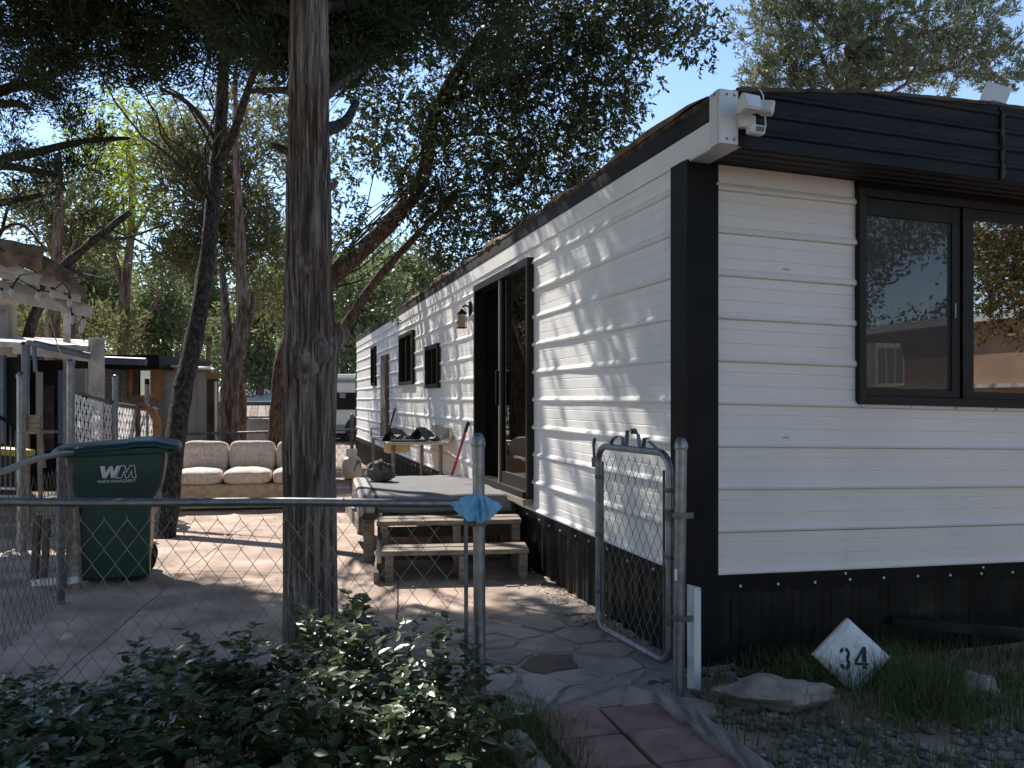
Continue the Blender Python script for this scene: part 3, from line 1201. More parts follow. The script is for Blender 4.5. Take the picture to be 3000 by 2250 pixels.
bp.inputs['Distance'].default_value = .006
tcc = n_.nodes.new('ShaderNodeTexCoord')
n_.links.new(tcc.outputs['Object'], wv.inputs['Vector'])
n_.links.new(wv.outputs[0], bp.inputs['Height'])
n_.links.new(bp.outputs[0], b_.inputs['Normal'])

nu, nv = 64, 50
drop_l, drop_f, drop_b = .21, .16, .02
Wd, Dp = (FR - FL).length, (BL - FL).length
verts, uvs, faces = [], [], []
for j in range(nv + 1):
    y = -drop_f + (Dp + drop_f + .05) * j / nv
    for i in range(nu + 1):
        x = -drop_l + (Wd + drop_l - .03) * i / nu
        lift = .014 + .010 * noise.noise(Vector((x * 4, y * 4, 0)))
        cx_, cy_ = max(x, 0), max(y, 0)
        a = FL.lerp(FR, cx_ / Wd)
        e_ = BL.lerp(BR, cx_ / Wd)
        q = a.lerp(e_, cy_ / Dp)
        z = DZ + lift
        R0 = .035
        dl, df = max(0, -x), max(0, -y)
        for d_, dirv in ((dl, -ax), (df, -ay)):
            if d_ > 0:
                an_ = min(d_ / R0, math.pi / 2)
                q = q + dirv * (R0 * math.sin(an_) + .012 * noise.noise(Vector((x * 7, y * 7, 4))) * min(1, d_ * 8))
                z -= R0 * (1 - math.cos(an_)) + max(0, d_ - R0 * math.pi / 2)
        if dl > 0 and df > 0:
            z = DZ - max(dl, df) * .95 - .2 * min(dl, df)
        verts.append((q.x, q.y, z))
        uvs.append((i / nu, j / nv))
for j in range(nv):
    for i in range(nu):
        a = j * (nu + 1) + i
        faces.append((a, a + 1, a + nu + 2, a + nu + 1))
me = bpy.data.meshes.new('porch_rug')
me.from_pydata(verts, [], faces)
uv = me.uv_layers.new(name='UVMap')
li = np.zeros(len(me.loops), dtype=np.int32)
me.loops.foreach_get('vertex_index', li)
uv.data.foreach_set('uv', np.array(uvs, dtype=np.float32)[li].ravel())
me.polygons.foreach_set('use_smooth', [True] * len(me.polygons))
me.materials.append(m_rug)
rug = link('porch_rug', me)
so_ = rug.modifiers.new('thickness', 'SOLIDIFY')
so_.thickness = .009
tag(rug, 'grey striped rug draped over the porch deck edges', 'rug')

# dark lumpy stone on the rug
pr = Vector(((1114 - 1500) / F * 7.75, 7.75, DZ + .02))
b = MB()
b.blob(pr + Vector((0, 0, .085)), (.118, .10, .105), 22, 14, .55, 2.3, 4, flat=pr.z)
ro = b.build('stone', m_rock_dark, None, smooth=40)
tag(ro, 'dark rounded lumpy stone resting on the far side of the striped rug', 'stone')

# two steps
st = thing('porch_steps', 'two weathered wooden steps in front of the porch deck', 'steps', (-.40, 6.15, 0))
A0, A1 = Vector((-.935, 5.84, 0)), Vector((.125, 5.95, 0))
B0, B1 = Vector((-1.03, 6.20, 0)), Vector((.075, 6.34, 0))
sd_ = (A1 - A0).normalized()
bk = Vector((-sd_.y, sd_.x, 0))


def tread(a, c_, z, dep):
    for k in range(2):
        b = MB()
        o0 = bk * (dep * k / 2 + .004)
        o1 = bk * (dep * (k + 1) / 2 - .004)
        q = [a + o0, c_ + o0, c_ + o1, a + o1]
        dz = rnd.uniform(-.003, .003)
        b.hexa([Vector((p.x, p.y, z - .035 + dz)) for p in q] + [Vector((p.x, p.y, z + dz)) for p in q])
        b.build('tread', m_wood, st, bevel=.004)


tread(A0, A1, .235, .27)
tread(B0, B1, .395, .28)


def leg(p, z0, z1, s=.06):
    b = MB()
    b.box((p.x, p.y, (z0 + z1) / 2), (s, s * 1.2, z1 - z0), (0, 0, .1))
    b.build('leg', m_wood, st)


for a, c_, z in ((A0, A1, .198), (B0, B1, .358)):
    for t in (.05, .55, .965):
        leg(a.lerp(c_, t) + bk * .07, 0, z)
        leg(a.lerp(c_, t) + bk * .235, 0, z, .05)
for t in (.02,):
    b = MB()
    b.beam(A0 + bk * .01 + Vector((-.035, -.02, .035)), A0 + bk * .66 + Vector((-.05, 0, .16)), .035, .10)
    b.build('stringer', m_wood, st)
    b = MB()
    b.beam(A0 + bk * .05 + Vector((-.02, 0, .10)), A0 + bk * .72 + Vector((-.05, 0, .40)), .035, .09)
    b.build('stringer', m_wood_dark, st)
b = MB()
b.beam(B0 + bk * .26 + Vector((.02, 0, .10)), B1 + bk * .26 + Vector((0, 0, .10)), .025, .10)
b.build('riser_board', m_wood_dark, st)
b = MB()
b.beam(B0 + bk * .27 + Vector((.02, 0, .27)), B1 + bk * .27 + Vector((0, 0, .27)), .025, .08)
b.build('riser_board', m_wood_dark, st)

# ------------------------------------------------------------------ steel sink table against the wall
tz = .86
s_a, s_b = 5.35, 8.0
# table corners in the home's axes, standing 0.05 m off the wall
T = [TW(-.72, 5.55, 0), TW(-.09, 5.35, 0), TW(-.09, 8.0, 0), TW(-.72, 8.2, 0)]
tp = [P(1325, 0, 8.55), P(1396, 0, 8.75)]


def at(px, d, z):
    return Vector(((px - 1500) / F * d, d, z))


tab = thing('sink_table', 'stainless outdoor sink table with backsplash against the white wall', 'sink table', tuple(at(1200, 9.6, 0)))
NR, NL = at(1316, 8.9, tz), at(1133, 8.9, tz)          # near right and near left corners
FLc, FRc = at(1086, 10.55, tz), at(1262, 10.3, tz)
b = MB()
q = [NL, NR, FRc, FLc]
b.hexa([p + Vector((0, 0, -.028)) for p in q] + q)
b.build('tabletop', m_steel, tab, bevel=.006)
b = MB()
q = [NR, FRc]
n_w = Vector((.9575, .2885, 0))
b.hexa([NR + Vector((0, 0, .002)), NR + n_w * .035 + Vector((0, 0, .002)), FRc + n_w * .035 + Vector((0, 0, .002)), FRc + Vector((0, 0, .002)),
        NR + Vector((0, 0, .16)), NR + n_w * .035 + Vector((0, 0, .16)), FRc + n_w * .035 + Vector((0, 0, .16)), FRc + Vector((0, 0, .16))])
b.build('backsplash', m_steel, tab, bevel=.008)
b = MB()
bc = at(1163, 9.25, tz - .03)
prof = [(.13, -.105), (.17, -.095), (.19, -.07), (.195, -.01), (.20, .0)]
b.lathe(bc, prof, 4, Matrix.Rotation(math.pi / 4 + .1, 3, 'Z'), 1.05, 1.0)
b.build('basin', m_tan_metal, tab, smooth=35)
for p, lean in ((NR + Vector((-.10, .08, 0)), 0), (NL + Vector((.06, .08, 0)), 0), (FLc + Vector((.05, -.1, 0)), 0), (FRc + Vector((-.1, -.1, 0)), 0)):
    b = MB()
    b.tube([Vector((p.x, p.y, tz - .03)), Vector((p.x, p.y, .0))], .022, 9)
    b.build('leg', m_leg, tab, smooth=50)
b = MB()
fc = FLc + Vector((.16, -.30, 0))
b.tube([fc + Vector((.0, .12, .0)), fc + Vector((.0, .12, .17)), fc + Vector((.02, .08, .20)), fc + Vector((.05, -.05, .20)), fc + Vector((.05, -.07, .15))], .010, 7)
b.tube([fc + Vector((-.12, .12, .0)), fc + Vector((-.12, .12, .10)), fc + Vector((-.02, .12, .10))], .010, 7)
b.build('faucet', m_leg, tab, smooth=50)


def tent(c, sz, name, label, seed, h):
    b = MB()
    n = 7
    for i in range(n + 1):
        t = i / n - .5
        for k, (x, z) in enumerate(((-.5, 0), (-.28, .5), (0, 1), (.28, .45), (.5, 0))):
            j = noise.noise_vector(Vector((t * 5, x * 4, seed))) * .02
            b.v.append(tuple(c + Vector((x * sz + t * .10, t * sz * 1.5, max(0.002, z * h * (1 - .5 * max(0, t)) + (j.z if z else 0)))) + Vector((j.x, j.y, 0))))
    for i in range(n):
        for k in range(4):
            a = i * 5 + k
            b.f.append((a, a + 1, a + 6, a + 5))
    o = b.build(name, m_charblk, None, fix=False)
    s_ = o.modifiers.new('t', 'SOLIDIFY')
    s_.thickness = .006
    return tag(o, label, 'metal cover', 'metal covers on the sink table')


tent(at(1160, 9.3, tz), .215, 'metal_cover', 'bent dark metal cover at the left on the steel sink table', 3, .150)
tent(at(1238, 9.35, tz), .225, 'metal_cover', 'bent dark metal cover at the right by the backsplash of the sink table', 8, .155)
b = MB()
b.beam(at(1146, 8.98, tz + .012), at(1248, 8.98, tz + .014), .05, .022)
tag(b.build('metal_bar', m_charblk, None, bevel=.003), 'flat dark bar along the front edge of the steel sink table', 'bar')
for i, (px, d, r) in enumerate(((1160, 9.1, .055), (1198, 9.15, .045), (1275, 9.1, .045))):
    b = MB()
    b.blob(at(px, d, tz + r * .6), (r * 1.3, r, r * .8), 12, 8, .7, 2.2, i + 3, flat=tz + .002)
    tag(b.build('charred_lump', m_charblk, None, smooth=40), ('charred lump in front of the left metal cover', 'charred lump between the two metal covers', 'charred lump right of the right metal cover')[i], 'charred lump', 'charred lumps on the sink table')

# poles leaning on the wall
def lean(px0, py0, px1, py1, d0, d1, r, name, label, mat, grip=None):
    a, c_ = P(px0, py0, d0), P(px1, py1, d1)
    o = thing(name, label, 'pole', tuple(a), 'poles leaning on the long wall')
    b = MB()
    e = a.lerp(c_, .86 if grip else 1)
    b.tube([a, a.lerp(e, .5) + Vector((.004, 0, 0)), e], r, 8)
    b.build('pole', mat, o, smooth=50)
    if grip:
        b = MB()
        b.tube([e, c_], r * 1.25, 8)
        b.lathe(c_, [(r * 1.25, 0), (r * .7, r)], 8)
        b.build('grip', grip, o, smooth=50)
    return o


lean(1318, 1409, 1371, 1240, 8.42, 8.30, .014, 'broom_handle', 'red broom handle with black grip leaning by the patio door', m_red, m_rubber)
lean(1130, 1288, 1158, 1196, 13.2, 12.9, .016, 'wooden_pole', 'thin brown wooden handle leaning on the wall behind the sink table', m_brownpole)

# propane tank on a small stand
pc = at(1030, 10.6, 0)
z0 = CH - (1402 - HZ) / F * 10.6
stl = thing('tank_stand', 'small pale metal stand under the propane tank', 'stand', tuple(pc))
b = MB()
b.box(pc + Vector((-.10, 0, z0 - .02)), (.32, .30, .03))
b.build('top', m_leg, stl)
for sx in (-.24, .04):
    for sy in (-.12, .12):
        b = MB()
        b.beam(pc + Vector((sx * 1.15, sy, 0)), pc + Vector((sx, sy, z0 - .035)), .03, .03)
        b.build('leg', m_white_paint, stl)
tk = thing('propane_tank', 'white propane tank with rust stains beyond the porch rug', 'propane tank', tuple(pc + Vector((0, 0, z0))))
b = MB()
h_ = .33
b.lathe(pc + Vector((0, 0, z0)), [(.07, .0), (.11, .01), (.125, .04), (.127, .10), (.127, .19), (.118, .245), (.085, .28), (.04, .295)], 24)
tb = b.build('body', m_white_tank, tk, smooth=40)
b = MB()
for k in range(7):
    a0, a1 = -1.15 + k * .13, -1.15 + (k + 1) * .13
    zz = .10 + .10 * math.sin(k / 7 * math.pi)
    q = [pc + Vector((math.cos(a) * .1285, math.sin(a) * .1285, z0 + z)) for a, z in ((a0, zz), (a1, zz), (a1, zz + .055), (a0, zz + .055))]
    b.add(q, [(0, 1, 2, 3)])
b.build('swoosh_mark', m_blue_mark, tb, fix=False)
b = MB()
for k in range(14):
    a0, a1 = .5 + k * .36, .5 + (k + 1) * .36
    for (r0, r1) in ((.068, .074),):
        q = []
        for zz in (.285, .385):
            q += [pc + Vector((math.cos(a) * r, math.sin(a) * r, z0 + zz)) for a, r in ((a0, r0), (a0, r1), (a1, r1), (a1, r0))]
        b.hexa(q)
b.build('collar', m_white_tank, tk)
b = MB()
b.tube([pc + Vector((0, 0, z0 + .29)), pc + Vector((0, 0, z0 + .35))], .02, 8)
b.build('valve', m_leg, tk)

# ------------------------------------------------------------------ sofa
SD = 9.6
sx0, sx1 = (470 - 1500) / F * SD, (948 - 1500) / F * SD
sofa = thing('sofa', 'cream tufted three-seat sofa standing on the concrete patio', 'sofa', (sx0, SD, 0))
sofa.rotation_euler = (0, 0, math.radians(10))


def cushion(name, c, size, mat, parent, crown=.03, seg=14, tufts=None, tilt=0, seed=0):
    b = MB()
    nx, ny, nz_ = seg, 8, seg
    m_ = Matrix.Rotation(tilt, 3, 'X')
    grid = {}
    bmx = bmesh.new()
    bmesh.ops.create_cube(bmx, size=1)
    bmesh.ops.subdivide_edges(bmx, edges=bmx.edges[:], cuts=11, use_grid_fill=True)
    for v in bmx.verts:
        q = v.co * 2
        p = 5.0
        n_ = (abs(q.x) ** p + abs(q.y) ** p + abs(q.z) ** p) ** (1 / p)
        q = q / n_
        w_ = Vector((q.x * size[0] / 2, q.y * size[1] / 2, q.z * size[2] / 2))
        bul = (1 - q.x * q.x) * (1 - q.z * q.z) if tufts else (1 - q.x * q.x) * (1 - q.y * q.y)
        if tufts and q.y < -.3:
            w_.y -= crown * bul
            for (tx, tz_) in tufts:
                dd = math.hypot(w_.x - tx, w_.z - tz_)
                w_.y += .035 * math.exp(-(dd / .055) ** 2)
        elif not tufts and q.z > .3:
            w_.z += crown * bul
        w_ += noise.noise_vector(w_ * 6 + Vector((seed, 0, 0))) * .009
        v.co = m_ @ w_ + Vector(c)
    me = bpy.data.meshes.new(name)
    bmx.to_mesh(me)
    bmx.free()
    me.polygons.foreach_set('use_smooth', [True] * len(me.polygons))
    me.materials.append(mat)
    return link(name, me, parent)


b = MB()
b.box(((sx0 + sx1) / 2, SD + .42, .165), (sx1 - sx0 - .05, .76, .29))
b.build('base', m_sofa_base, sofa, bevel=.03)
arm = .12
cw = .437 * 1.0
x_start = sx0 + .03
cw = (870 - 503) / 2 / F * SD * 1.12
cx_ = [x_start + .065 + cw * (k + .5) for k in range(3)]
tot = (sx1 - sx0 - 2 * .10) / 3
for k in range(3):
    x = sx0 + .10 + tot * (k + .5)
    cushion('seat_cushion', (x, SD + .36, .385), (tot - .012, .68, .17), m_sofa, sofa, .03, seed=k)
    bk_ = cushion('back_cushion', (x, SD + .66, .600), (tot - .014, .23, .41), m_sofa, sofa, .035, tufts=[(-tot * .17, .03), (tot * .17, .03), (-tot * .17, -.11), (tot * .17, -.11)], tilt=-.16, seed=k + 5)
    for tx in (-tot * .17, tot * .17):
        for tz_ in (.03, -.11):
            b = MB()
            b.blob((x + tx, SD + .66 - .125 + .013 + tz_ * .16, .600 + tz_), .013, 8, 5, 0)
            b.build('button', m_sofa_base, bk_)
for x, sgn in ((sx0 + .05, -1), (sx1 - .05, 1)):
    cushion('armrest', (x, SD + .40, .40), (.13, .78, .30), m_sofa if sgn < 0 else m_sofa_base, sofa, .02)
b = MB()
b.box(((sx0 + sx1) / 2, SD + .83, .40), (sx1 - sx0 - .06, .08, .58), (-.1, 0, 0))
b.build('back_frame', m_sofa_base, sofa, bevel=.03)

# ------------------------------------------------------------------ wheeled bin
bc = G(345, 1712)
bc = Vector((bc.x - .125, bc.y + .26, 0))
bn = thing('wheeled_bin', 'dark green wheeled waste bin with white lettering by the leaning tree', 'waste bin', tuple(bc))
BR_ = Matrix.Rotation(math.radians(21), 3, 'Z')


def BQ(x, y, z):
    return bc + BR_ @ Vector((x * .90, y, z * .985))


# side outline of the body (x along the view, z up); the handle side is to the right
outline = [(-.235, .03), (-.255, .55), (-.27, .62), (-.315, .74), (-.335, .86), (-.34, .965), (.375, .985), (.37, .86), (.345, .70), (.285, .60), (.268, .52), (.255, .03)]
hw = lambda z: .25 + .045 * min(1, max(0, (z - .05) / .9)) + (.02 if z > .62 else 0)
b = MB()
n = len(outline)
b.v += [tuple(BQ(x, -hw(z), z)) for x, z in outline] + [tuple(BQ(x, hw(z), z)) for x, z in outline]
left = outline[:6]
right = outline[6:][::-1]
for i in range(5):
    a0, a1, c0, c1 = i, i + 1, n - 1 - i, n - 2 - i
    b.f.append((a0, c0, c1, a1))
    b.f.append((n + a0, n + a1, n + c1, n + c0))
for i in range(n):
    j = (i + 1) % n
    b.f.append((i, j, n + j, n + i))
b.build('body', m_bin, bn, smooth=35, bevel=.018)
b = MB()
q = [BQ(-.352, -.335, .925), BQ(.385, -.335, .945), BQ(.385, .335, .945), BQ(-.352, .335, .925), BQ(-.356, -.34, .975), BQ(.39, -.34, .995), BQ(.39, .34, .995), BQ(-.356, .34, .975)]
b.hexa(q)
b.build('rim', m_bin, bn, bevel=.012)
# domed lid with a raised back panel and drooping front lip
b = MB()
lid = [(-.445, .965, .30), (-.40, .992, .345), (-.30, 1.000, .352), (.10, 1.028, .352), (.13, 1.040, .352), (.30, 1.044, .35), (.345, 1.030, .35), (.46, 1.012, .34), (.475, .995, .33)]
ny = 6
for (x, z, hw_) in lid:
    for k in range(ny + 1):
        y = -hw_ + 2 * hw_ * k / ny
        dz = -.045 * (abs(y) / hw_) ** 3
        b.v.append(tuple(BQ(x, y, z + dz)))
for i in range(len(lid) - 1):
    for k in range(ny):
        a = i * (ny + 1) + k
        b.f.append((a, a + 1, a + ny + 2, a + ny + 1))
o = b.build('lid', m_binlid, bn, smooth=30, fix=False)
s_ = o.modifiers.new('t', 'SOLIDIFY')
s_.thickness = .016
b = MB()
b.tube([BQ(.385, -.27, .95), BQ(.46, -.27, .965), BQ(.46, .27, .965), BQ(.385, .27, .95)], .016, 8)
b.build('handle', m_bin, bn, smooth=50)
for sy in (-1, 1):
    b = MB()
    cw_ = BQ(.165, .10 + sy * .12, .125)
    b.tube([cw_ - BR_ @ Vector((0, .022, 0)), cw_ + BR_ @ Vector((0, .022, 0))], .118, 20)
    wh = b.build('wheel', m_rubber, bn, smooth=40)
    b = MB()
    b.tube([cw_ - BR_ @ Vector((0, .024, 0)), cw_ + BR_ @ Vector((0, .024, 0))], .05, 14)
    b.build('hub', m_bin, wh, smooth=40)
# lettering on the side facing the fence: plane y = -hw(.8) - 2 mm
LOGO_Z0, LOGO_H, LX0 = .775, .088, -.095


def bin_poly(pts, parent, name, sc_=1.0):
    b = MB()
    for poly in pts:
        b.prism([BQ(x, -hw(z) - .0225, z) for x, z in poly], BR_ @ Vector((0, .0015, 0)))
    return b.build(name, m_print, parent)


def up(pts, x0, z0, s, slant=.0):
    return [(x0 + x * s + slant * y * s, z0 + y * s) for x, y in pts]


Wp = [(0, 1), (.36, 1), (.46, .40), (.72, 1), (1.0, 1), (1.1, .40), (1.34, 1), (1.62, 1), (1.2, 0), (.86, 0), (.77, .52), (.55, 0), (.2, 0)]
W_parts = [[(0, 1), (.38, 1), (.50, .0), (.2, 0)], [(.2, 0), (.50, 0), (.98, 1), (.74, 1)], [(.74, 1), (1.02, 1), (1.16, 0), (.86, 0)], [(.86, 0), (1.16, 0), (1.60, 1), (1.32, 1)]]
bin_poly([up(p, LX0, LOGO_Z0, LOGO_H) for p in W_parts], bn, 'logo_letter')
M_out = [(1.28, .0), (1.66, 1), (2.02, 1), (2.12, .45), (2.42, 1), (2.78, 1), (2.92, 0), (2.60, 0), (2.54, .55), (2.26, 0), (2.06, 0), (1.94, .55), (1.72, 0)]
t_ = .062
segs = []
for i in range(len(M_out)):
    a, c_ = Vector(M_out[i]), Vector(M_out[(i + 1) % len(M_out)])
    d_ = (c_ - a).normalized()
    nn = Vector((-d_.y, d_.x)) * t_ / 2
    a2, c2 = a - d_ * t_ / 2, c_ + d_ * t_ / 2
    segs.append([tuple(a2 + nn), tuple(c2 + nn), tuple(c2 - nn), tuple(a2 - nn)])
o = bin_poly([up(p, LX0, LOGO_Z0, LOGO_H) for p in segs], bn, 'logo_letter')


def text_obj(body, size, mat, parent, loc, rot, name='lettering', sx=1.0):
    cu = bpy.data.curves.new(name, 'FONT')
    cu.body = body
    cu.size = size
    cu.extrude = .0006
    cu.align_x = 'CENTER'
    o = bpy.data.objects.new(name, cu)
    dg = bpy.context.evaluated_depsgraph_get()
    col.objects.link(o)
    bpy.context.view_layer.update()
    me = bpy.data.meshes.new_from_object(o.evaluated_get(bpy.context.evaluated_depsgraph_get()))
    bpy.data.objects.remove(o)
    mm = Matrix.Translation(loc) @ rot.to_4x4() @ Matrix.Diagonal((sx, 1, 1, 1))
    me.transform(mm)
    me.materials.clear()
    me.materials.append(mat)
    return link(name, me, parent)


text_obj('WASTE MANAGEMENT', .030, m_print, bn, BQ(LX0 + .118, -hw(.74) - .023, .742), BR_ @ Matrix.Rotation(math.pi / 2, 3, 'X'), sx=.80)

# ------------------------------------------------------------------ chain-link fences
def chain_link(a, c_, za, zb, w_, h_, r, parent, mat, name='fence_mesh', zslope=0.0, wob=.0):
    a, c_ = Vector(a), Vector(c_)
    d = (c_ - a)
    Ln = d.length
    d = d / Ln
    nrm = Vector((-d.y, d.x, 0))
    b = MB()
    n = int(Ln / (w_ / 2))
    m = int((zb - za) / (h_ / 2))
    for j in range(n):
        pts = []
        for k in range(m + 1):
            right = (k + j) % 2 == 0
            x = (j + (1.02 if right else -.02)) * w_ / 2
            z = za + k * h_ / 2
            q = a + d * x + nrm * (r * (.9 if right else -.9))
            q.z = z + zslope * x
            if wob:
                q += noise.noise_vector(q * 2.3) * wob
            if k in (0, m):
                pts.append(q)
            else:
                pts.append(q)
        # tops twisted over into short barbs
        if m % 2 == j % 2:
            pts.append(pts[-1] + Vector((0, 0, .012)) + d * (-.006))
        b.tube(pts, r, 4, cap=False)
    return b.build(name, mat, parent, smooth=70, fix=False)


def post(p, zt, r, parent, mat=m_galv, name='post', dome=True, lean=(0, 0)):
    p = Vector(p)
    b = MB()
    t = Vector((p.x + lean[0], p.y + lean[1], zt))
    b.tube([Vector((p.x, p.y, -.05)), p.lerp(t, .5) if False else Vector(((p.x + t.x) / 2, (p.y + t.y) / 2, zt / 2)), t], r, 20)
    o = b.build(name, mat, parent, smooth=50)
    if dome:
        b = MB()
        b.lathe(t, [(r * 1.14, -.016), (r * 1.18, -.012), (r * 1.16, .004), (r * 1.0, .018), (r * .7, .030), (r * .3, .037)], 20)
        b.build('cap', mat, o, smooth=60)
    return o


FD = 3.2
fy = lambda x: FD + .02 * x
fence = thing('chain_link_fence', 'low galvanized chain-link front fence with domed end post behind the bush', 'fence', (-1.1, FD, 0))
xe = (1403 - 1500) / F * FD
pe = post((xe + .006, FD, 0), 1.148, .0235, fence, lean=(-.008, 0))
rz = lambda x: .919 + .0
b = MB()
pts = [Vector((x, fy(x), CH - (1467 + 6 * (x + 2) / 2 - HZ) / F * FD + .003 * math.sin(x * 5))) for x in np.linspace(-2.5, xe - .01, 14)]
b.tube(pts, .0170, 14)
rail = b.build('top_rail', m_galv, fence, smooth=60)
chain_link((-2.5, fy(-2.5) - .022, 0), (xe - .045, fy(xe) - .022, 0), .03, .895, .088, .118, .0016, fence, m_wire, wob=.006)
b = MB()
b.beam((xe - .047, FD - .024, .03), (xe - .050, FD - .024, .90), .016, .005)
b.build('tension_bar', m_galv_dull, fence)
b = MB()
for x in (-2.2, -1.78, -1.36, -1.02, -.93, -.66, -.30):
    c0 = Vector((x, fy(x), CH - (1467 + 6 * (x + 2) / 2 - HZ) / F * FD))
    pts = [c0 + Vector((.004 * math.sin(k), math.cos(k * .9) * .0195, math.sin(k * .9) * .0195)) for k in range(8)]
    pts.append(c0 + Vector((.025, -.02, -.035)))
    b.tube(pts, .0014, 4)
b.build('tie_wire', m_wire, fence, fix=False)
b = MB()
for z in (.26, .82):
    b.lathe((xe + .004, FD, z), [(.0262, 0), (.0265, .001), (.0265, .021), (.0262, .022)], 18)
    b.box((xe - .034, FD - .012, z + .011), (.03, .012, .020))
b.build('brace_band', m_galv_dull, fence, smooth=40)

# gate standing open against the home
ga, gb_ = Vector((.456, 4.30, 0)), Vector((.708, 3.665, 0))
gp = thing('gate_post', 'galvanized domed gate post at the corner of the mobile home', 'post', (.745, 3.62, 0))
post((.738, 3.62, 0), 1.112, .0262, gp, m_galv, lean=(.012, 0))
b = MB()
b.box((.722, 3.593, .545), (.012, .002, .05))
b.build('paint_scrap', m_print, gp)
gate = thing('fence_gate', 'open chain-link gate with rounded tube frame beside the white wall', 'gate', tuple((ga + gb_) / 2))
gd = (gb_ - ga).normalized()
gw = (gb_ - ga).length
gz0, gz1, rc = .125, 1.075, .085


def gq(x, z, o=0.0):
    q = ga + gd * x
    nn = Vector((-gd.y, gd.x, 0))
    return Vector((q.x + nn.x * o, q.y + nn.y * o, z))


ring = []
for (cx0, cz0, a0) in ((rc, gz0 + rc, 180), (gw - rc, gz0 + rc, 270), (gw - rc, gz1 - rc, 0), (rc, gz1 - rc, 90)):
    for k in range(7):
        an_ = math.radians(a0 + k * 15)
        ring.append(gq(cx0 + rc * math.cos(an_), cz0 + rc * math.sin(an_)))
ring.append(ring[0])
b = MB()
b.tube(ring, .0172, 12, cap=False)
b.build('frame', m_galv, gate, smooth=60)
chain_link(gq(.055, 0), gq(gw - .055, 0), gz0 + .02, gz1 - .02, .066, .104, .0017, gate, m_wire_dark, wob=.004)
for x in (.047, gw - .047):
    b = MB()
    b.beam(gq(x, gz0 + .05), gq(x, gz1 - .08), .012, .005)
    b.build('tension_bar', m_galv_dull, gate)
for x in (0, gw):
    for z in (.30, .60, .90):
        b = MB()
        b.lathe(gq(x, z), [(.0195, 0), (.020, .002), (.020, .018), (.0195, .020)], 14)
        b.box(gq(x + (.025 if x == 0 else -.025), z + .010), (.03, .012, .018), (0, 0, math.atan2(gd.y, gd.x)))
        b.build('brace_band', m_galv_dull, gate, smooth=40)
for z in (.80, .345):
    b = MB()
    b.lathe(gq(gw, z - .03), [(.021, 0), (.021, .055)], 14)
    b.lathe((.742, 3.62, z - .01), [(.029, 0), (.0295, .003), (.0295, .026), (.029, .029)], 18)
    b.beam(gq(gw, z + .003), Vector((.745, 3.615, z + .003)), .022, .020)
    b.beam(Vector((.745, 3.595, z + .005)), Vector((.800, 3.60, z + .005)), .010, .026)
    b.build('hinge', m_galv_dull, gate, smooth=40)
b = MB()
b.box(gq(-.028, .985), (.05, .028, .05), (0, 0, math.atan2(gd.y, gd.x)))
b.beam(gq(-.045, .96), gq(-.055, 1.075), .014, .012)
b.tube([gq(-.055, 1.07), gq(-.048, 1.10), gq(-.04, 1.11)], .009, 6)
b.build('latch', m_galv_dull, gate, smooth=40)
# twisted bits of flat strap left on top of the gate frame
strap = [[(.13, 0), (.17, .03), (.21, .045), (.25, .04), (.27, .0)], [(.29, .0), (.31, .075), (.335, .072)], [(.35, .06), (.365, .085), (.40, .06), (.43, .0)], [(.45, .0), (.475, .045), (.50, .04)], [(.10, .012), (.16, .004)], [(.50, .03), (.58, .0), (.63, -.005)]]
b = MB()
for s_ in strap:
    for (p, q) in zip(s_, s_[1:]):
        b.beam(gq(p[0], gz1 + .016 + p[1], .004), gq(q[0], gz1 + .016 + q[1], -.004), .018, .0025)
b.build('strap_scrap', m_galv, gate)

# short white post beside the gate post
wp = P(2036, 2032, 3.72)
wo = thing('white_board', 'short white painted board standing between the gate post and black skirting', 'board', (wp.x, wp.y, 0))
b = MB()
b.hexa([Vector((wp.x + x, wp.y + y, -.05)) for x, y in ((-.008, -.02), (.026, -.010), (.022, .01), (-.024, .06))] + [Vector((wp.x + x, wp.y + y, .46 + z)) for x, y, z in ((-.008, -.02, -.002), (.026, -.010, 0), (.022, .01, 0), (-.024, .06, .003))])
b.build('board', m_white_paint, wo, bevel=.003)
b = MB()
b.blob((wp.x + .019, wp.y - .0135, .452), .0035, 6, 4, 0)
b.build('nail', m_galv_dull, wo)

# blue cloth draped over the rail end against the post: front flap with folds fanning from the top
b = MB()
cpt = Vector((xe - .004, FD - .020, .925))
n, m = 56, 26
for j in range(m + 1):
    v = j / m                                # 0 at the back hem, .3 over the rail, 1 at the front hem
    for i in range(n + 1):
        uu = i / n * 2 - 1
        front = max(0, (v - .30) / .70)
        back = max(0, (.30 - v) / .30)
        wid = .034 + .056 * min(1, front * 2.6) * (1 - .55 * max(0, front - .6) / .4) + .010 * math.sin(v * 9)
        x = uu * wid * (1.15 if uu < 0 else 1.0) + .004 * noise.noise(Vector((uu * 3, v * 4, 1)))
        hem = .108 - .046 * abs(uu - .1) ** 1.6 + .010 * noise.noise(Vector((uu * 3.5, 2, 2)))
        z = .024 - front * hem - back * .05 - .012 * abs(uu) * (1 - front)
        fan = math.sin(uu * 6.2 + 1.1) * .026 + math.sin(uu * 12 + 2 + v) * .010
        y = -.028 * math.sin(min(1, front * 2) * math.pi / 2) - .012 * front + fan * min(1, front * 2.0) + back * .05 + .018 * noise.noise(Vector((uu * 5, v * 5, 5)))
        b.v.append((cpt.x + x, cpt.y + y - .012, cpt.z + z + .005 * noise.noise(Vector((uu * 6, v * 6, 2)))))
for j in range(m):
    for i in range(n):
        a = j * (n + 1) + i
        b.f.append((a, a + 1, a + n + 2, a + n + 1))
o = b.build('blue_cloth', m_cloth, None, smooth=80, fix=False)
s_ = o.modifiers.new('t', 'SOLIDIFY')
s_.thickness = .004
tag(o, 'crumpled light blue cloth hung on the front fence end post', 'cloth')

